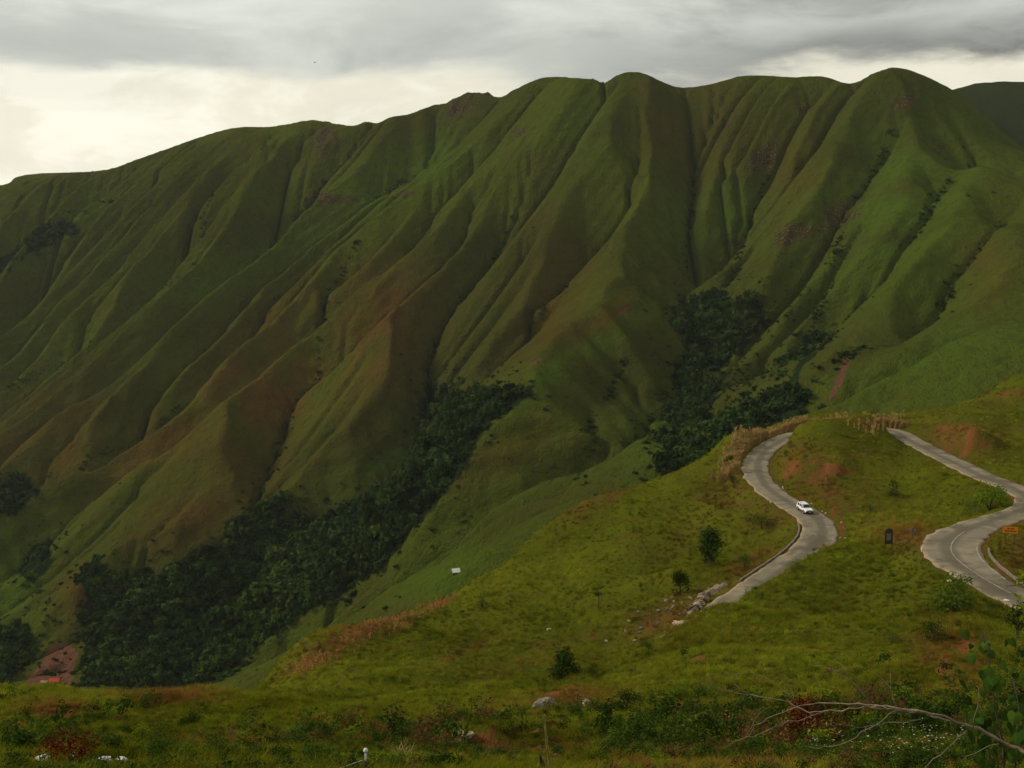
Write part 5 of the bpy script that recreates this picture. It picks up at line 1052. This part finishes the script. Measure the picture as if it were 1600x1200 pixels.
for k in range(90):
    pl = stems[srnd.choice((0, 0, 0, 1, 2))]; s = srnd.uniform(.2, 1) * (len(pl) - 1.01); i = int(s); u = pl[i][0] + (pl[i + 1][0] - pl[i][0]) * (s - i) + srnd.gauss(0, 19); v = pl[i][1] + (pl[i + 1][1] - pl[i][1]) * (s - i) + srnd.gauss(0, 6)
    o = link(bpy.data.objects.new('leaf', HL), t); o.location = tuple(at(u, v, Yv + srnd.uniform(-.35, .3)) - p); z = srnd.uniform(.12, .26) * (1.1 if v > 1040 else .8); o.scale = (z, z, z); o.rotation_euler = (srnd.uniform(.5, 1.5), srnd.gauss(0, .35), srnd.uniform(-1.0, 1.0))
Yv = 13.0; p = np.array([at(1650, 1225, Yv)[0], Yv, 0]); p[2] = near_z(p[:1], p[1:2])[0]; t = thing('sapling', p, 'leafy sapling reaching in from the right edge of the picture', 'sapling')
tw = [[(1650, 1260), (1652, 1120), (1645, 1000), (1630, 930), (1610, 880)], [(1640, 960), (1610, 940), (1592, 952), (1578, 962)], [(1630, 930), (1600, 912), (1584, 915), (1571, 916)], [(1645, 1000), (1620, 985), (1604, 990)]]
for k, pl in enumerate(tw): MB().tube([tuple(at(u, v, Yv) - p) for u, v in pl], np.linspace(.02 if k == 0 else .008, .004, len(pl)), 5).build('stem' if k == 0 else 'twig', M['bark'], t, smooth=True)
lm = bpy.data.meshes.new('leaf'); lm.from_pydata([(0, 0, 0), (.25, -.4, .05), (0, -1, -.05), (-.25, -.4, .05)], [], [(0, 1, 2), (0, 2, 3)]); lm.materials.append(M['leaf_yellow'])
for k in range(46):
    u, v = srnd.choice(((1594, 905), (1596, 915), (1590, 922), (1600, 885), (1592, 948), (1600, 955), (1604, 965), (1612, 900), (1600, 990), (1622, 930))); o = link(bpy.data.objects.new('leaf', lm), t); o.location = tuple(at(u + srnd.gauss(0, 6), v + srnd.gauss(0, 7), Yv + srnd.gauss(0, .1)) - p); z = srnd.uniform(.06, .12); o.scale = (z, z, z); o.rotation_euler = (srnd.uniform(0, 1.6), srnd.uniform(-1, 1), srnd.uniform(0, 6.28))
shrub('fern_bush', 1292, 1110, 64, 48, 'leaf_yellow', 'pale green bush with drooping leaves above the branch', 'bush', 420, 8, 9, slim=.3, droop=.6)
shrub('fern_bush', 1410, 1104, 60, 44, 'leaf_yellow', 'pale green bush with drooping leaves right of the upright twig', 'bush', 380, 8, 9, slim=.4, droop=.6)

# ------------------------------------------------------------------ weeds and flowers close to the camera
def herb_proto(name, mat, n_, h, w_, leaf, flowers=0):
    V, Fc, cl = leaf_cloud(srnd, w_, h, n_, leaf, 5, .45); ob = proto(name, V, Fc, M[mat])
    if flowers:
        me = ob.data; me.materials.append(M['flower']); bm = bmesh.new(); bm.from_mesh(me)
        for _ in range(flowers):
            x, y, z = srnd.gauss(0, w_ * .25), srnd.gauss(0, w_ * .25), h * srnd.uniform(.8, 1.15); r_ = .022
            f = bm.faces.new([bm.verts.new((x + r_ * math.cos(q * 1.2566), y + r_ * math.sin(q * 1.2566), z)) for q in range(5)]); f.material_index = 1
        bm.to_mesh(me); bm.free()
    return ob
WE = [herb_proto('weed_%d' % i, mt_, 170, .5, .62, lf * .62) for i, (mt_, lf) in enumerate((('leaf_mid', .13), ('leaf_dark', .14), ('leaf_mid', .10), ('leaf_brown', .12), ('leaf_yellow', .10), ('leaf_dark', .10), ('leaf_brown', .09)))]
n_ = 24000; t_ = RNG.uniform(-.52, .52, n_); y_ = np.exp(RNG.uniform(math.log(12), math.log(135), n_)); x_ = t_ * y_; z_, e_ = near_z(x_, y_, True); cl_ = fbm(x_, y_, 7, 3, .6, 141); ok = (RNG.random(n_) > .88 * sstep(y_, 50, 115)) & clear(x_, y_) & (e_ > 1) & (cl_ > RNG.uniform(-.35, .35, n_)) & (near_attr(NSOIL, x_, y_) < .5)
P = np.stack([x_, y_, z_], -1)[ok]
n2 = 15000; ta = RNG.uniform(-.52, .52, n2); ya = np.exp(RNG.uniform(math.log(12), math.log(62), n2)); xa = ta * ya; za, ea = near_z(xa, ya, True); oka = clear(xa, ya) & (fbm(xa, ya, 5, 3, .6, 143) > RNG.uniform(-.5, .3, n2)) & (near_attr(NSOIL, xa, ya) < .5)
P = np.concatenate([P, np.stack([xa, ya, za], -1)[oka]]); y_ = np.concatenate([y_[ok], ya[oka] * 1.5]); ok = np.ones(len(P), bool); k = len(P); 
n3_ = 9000; ta = RNG.uniform(-.5, .5, n3_); ya = np.exp(RNG.uniform(math.log(125), math.log(345), n3_)); xa = ta * ya; za, ea = near_z(xa, ya, True); oka = (ea > 1.2) & (fbm(xa, ya, 22, 3, .6, 151) > RNG.uniform(.12, .5, n3_)) & (near_attr(NSOIL, xa, ya) < .4)
P = np.concatenate([P, np.stack([xa, ya, za], -1)[oka]]); y_ = np.concatenate([y_, np.full(oka.sum(), 70.0)]); ok = np.ones(len(P), bool); k = len(P)
s = np.minimum(RNG.lognormal(-.15, .55, k), 2.6) * np.clip(y_[ok] / 60, .3, 1.3); s = np.where(P[:, 1] < 40, np.minimum(s, .75), s); brn = fbm(P[:, 0], P[:, 1], 9, 3, .6, 161) + RNG.normal(0, .12, k) > .24; pk = np.where(brn, RNG.choice((3, 6), k), RNG.choice((0, 1, 2, 4, 5, 0, 1), k)); pk = np.where(P[:, 1] > 125, RNG.choice((1, 5, 2), k), pk); s = np.where((P[:, 0] / P[:, 1] < .08) & (P[:, 1] < 125) & (fbm(P[:, 0], P[:, 1], 14, 2, .5, 191) < .12), s * .45, s)
tag(scatter('weeds', P, np.stack([np.zeros(k), np.zeros(k), RNG.uniform(0, 6.28, k)], -1), np.stack([s, s, s], -1), WE, pick=pk), 'mixed green and brown weeds over the foreground slope', 'weeds', kind='stuff')
fl = [herb_proto('flower_%d' % i, 'leaf_mid', 60, .55, .5, .08, 2) for i in range(3)]
n_ = 260; t_ = RNG.uniform(.22, .44, n_); y_ = np.exp(RNG.uniform(math.log(19), math.log(52), n_)); x_ = t_ * y_; z_ = near_z(x_, y_); u_, v_ = project(np.stack([x_, y_, z_], -1)); ok = (blobs(u_, v_, [(1400, 1165, 120, 50, 0, 1), (1290, 1185, 60, 25, 0, .8)]) > RNG.uniform(.2, 1, n_)); P = np.stack([x_, y_, z_], -1)[ok]; k = len(P); s = RNG.uniform(.6, 1.2, k)
tag(scatter('white_flowers', P, np.stack([np.zeros(k), np.zeros(k), RNG.uniform(0, 6.28, k)], -1), np.stack([s, s, s], -1), fl), 'small white flowering weeds under the bare branch', 'flowers', kind='stuff')

# ------------------------------------------------------------------ a bird under the clouds
bp_ = at(492, 98, 150); t = thing('bird', bp_, 'tiny dark bird gliding in front of the grey cloud', 'bird')
MB().tube([(-.28, 0, 0), (-.15, 0, .02), (0, 0, .03), (.16, 0, .02), (.26, 0, .02)], [.01, .05, .06, .04, .01], 8).build('body', M['bird'], t, smooth=True)
for s in (-1, 1): MB().add([(.08, 0, .05), (-.08, 0, .05), (-.02, s * .25, .12), (.08, s * .25, .13), (-.05, s * .5, .06), (.08, 0, .03), (-.08, 0, .03), (-.02, s * .25, .10), (.08, s * .25, .11)], [(0, 1, 2, 3), (3, 2, 4), (5, 8, 7, 6), (8, 4, 7)]).build('wing', M['bird'], t)
MB().add([(-.24, .02, 0), (-.24, -.02, 0), (-.38, -.06, .01), (-.38, .06, .01)], [(0, 1, 2, 3)]).build('tail', M['bird'], t)

t.scale = (.6, .6, .6)
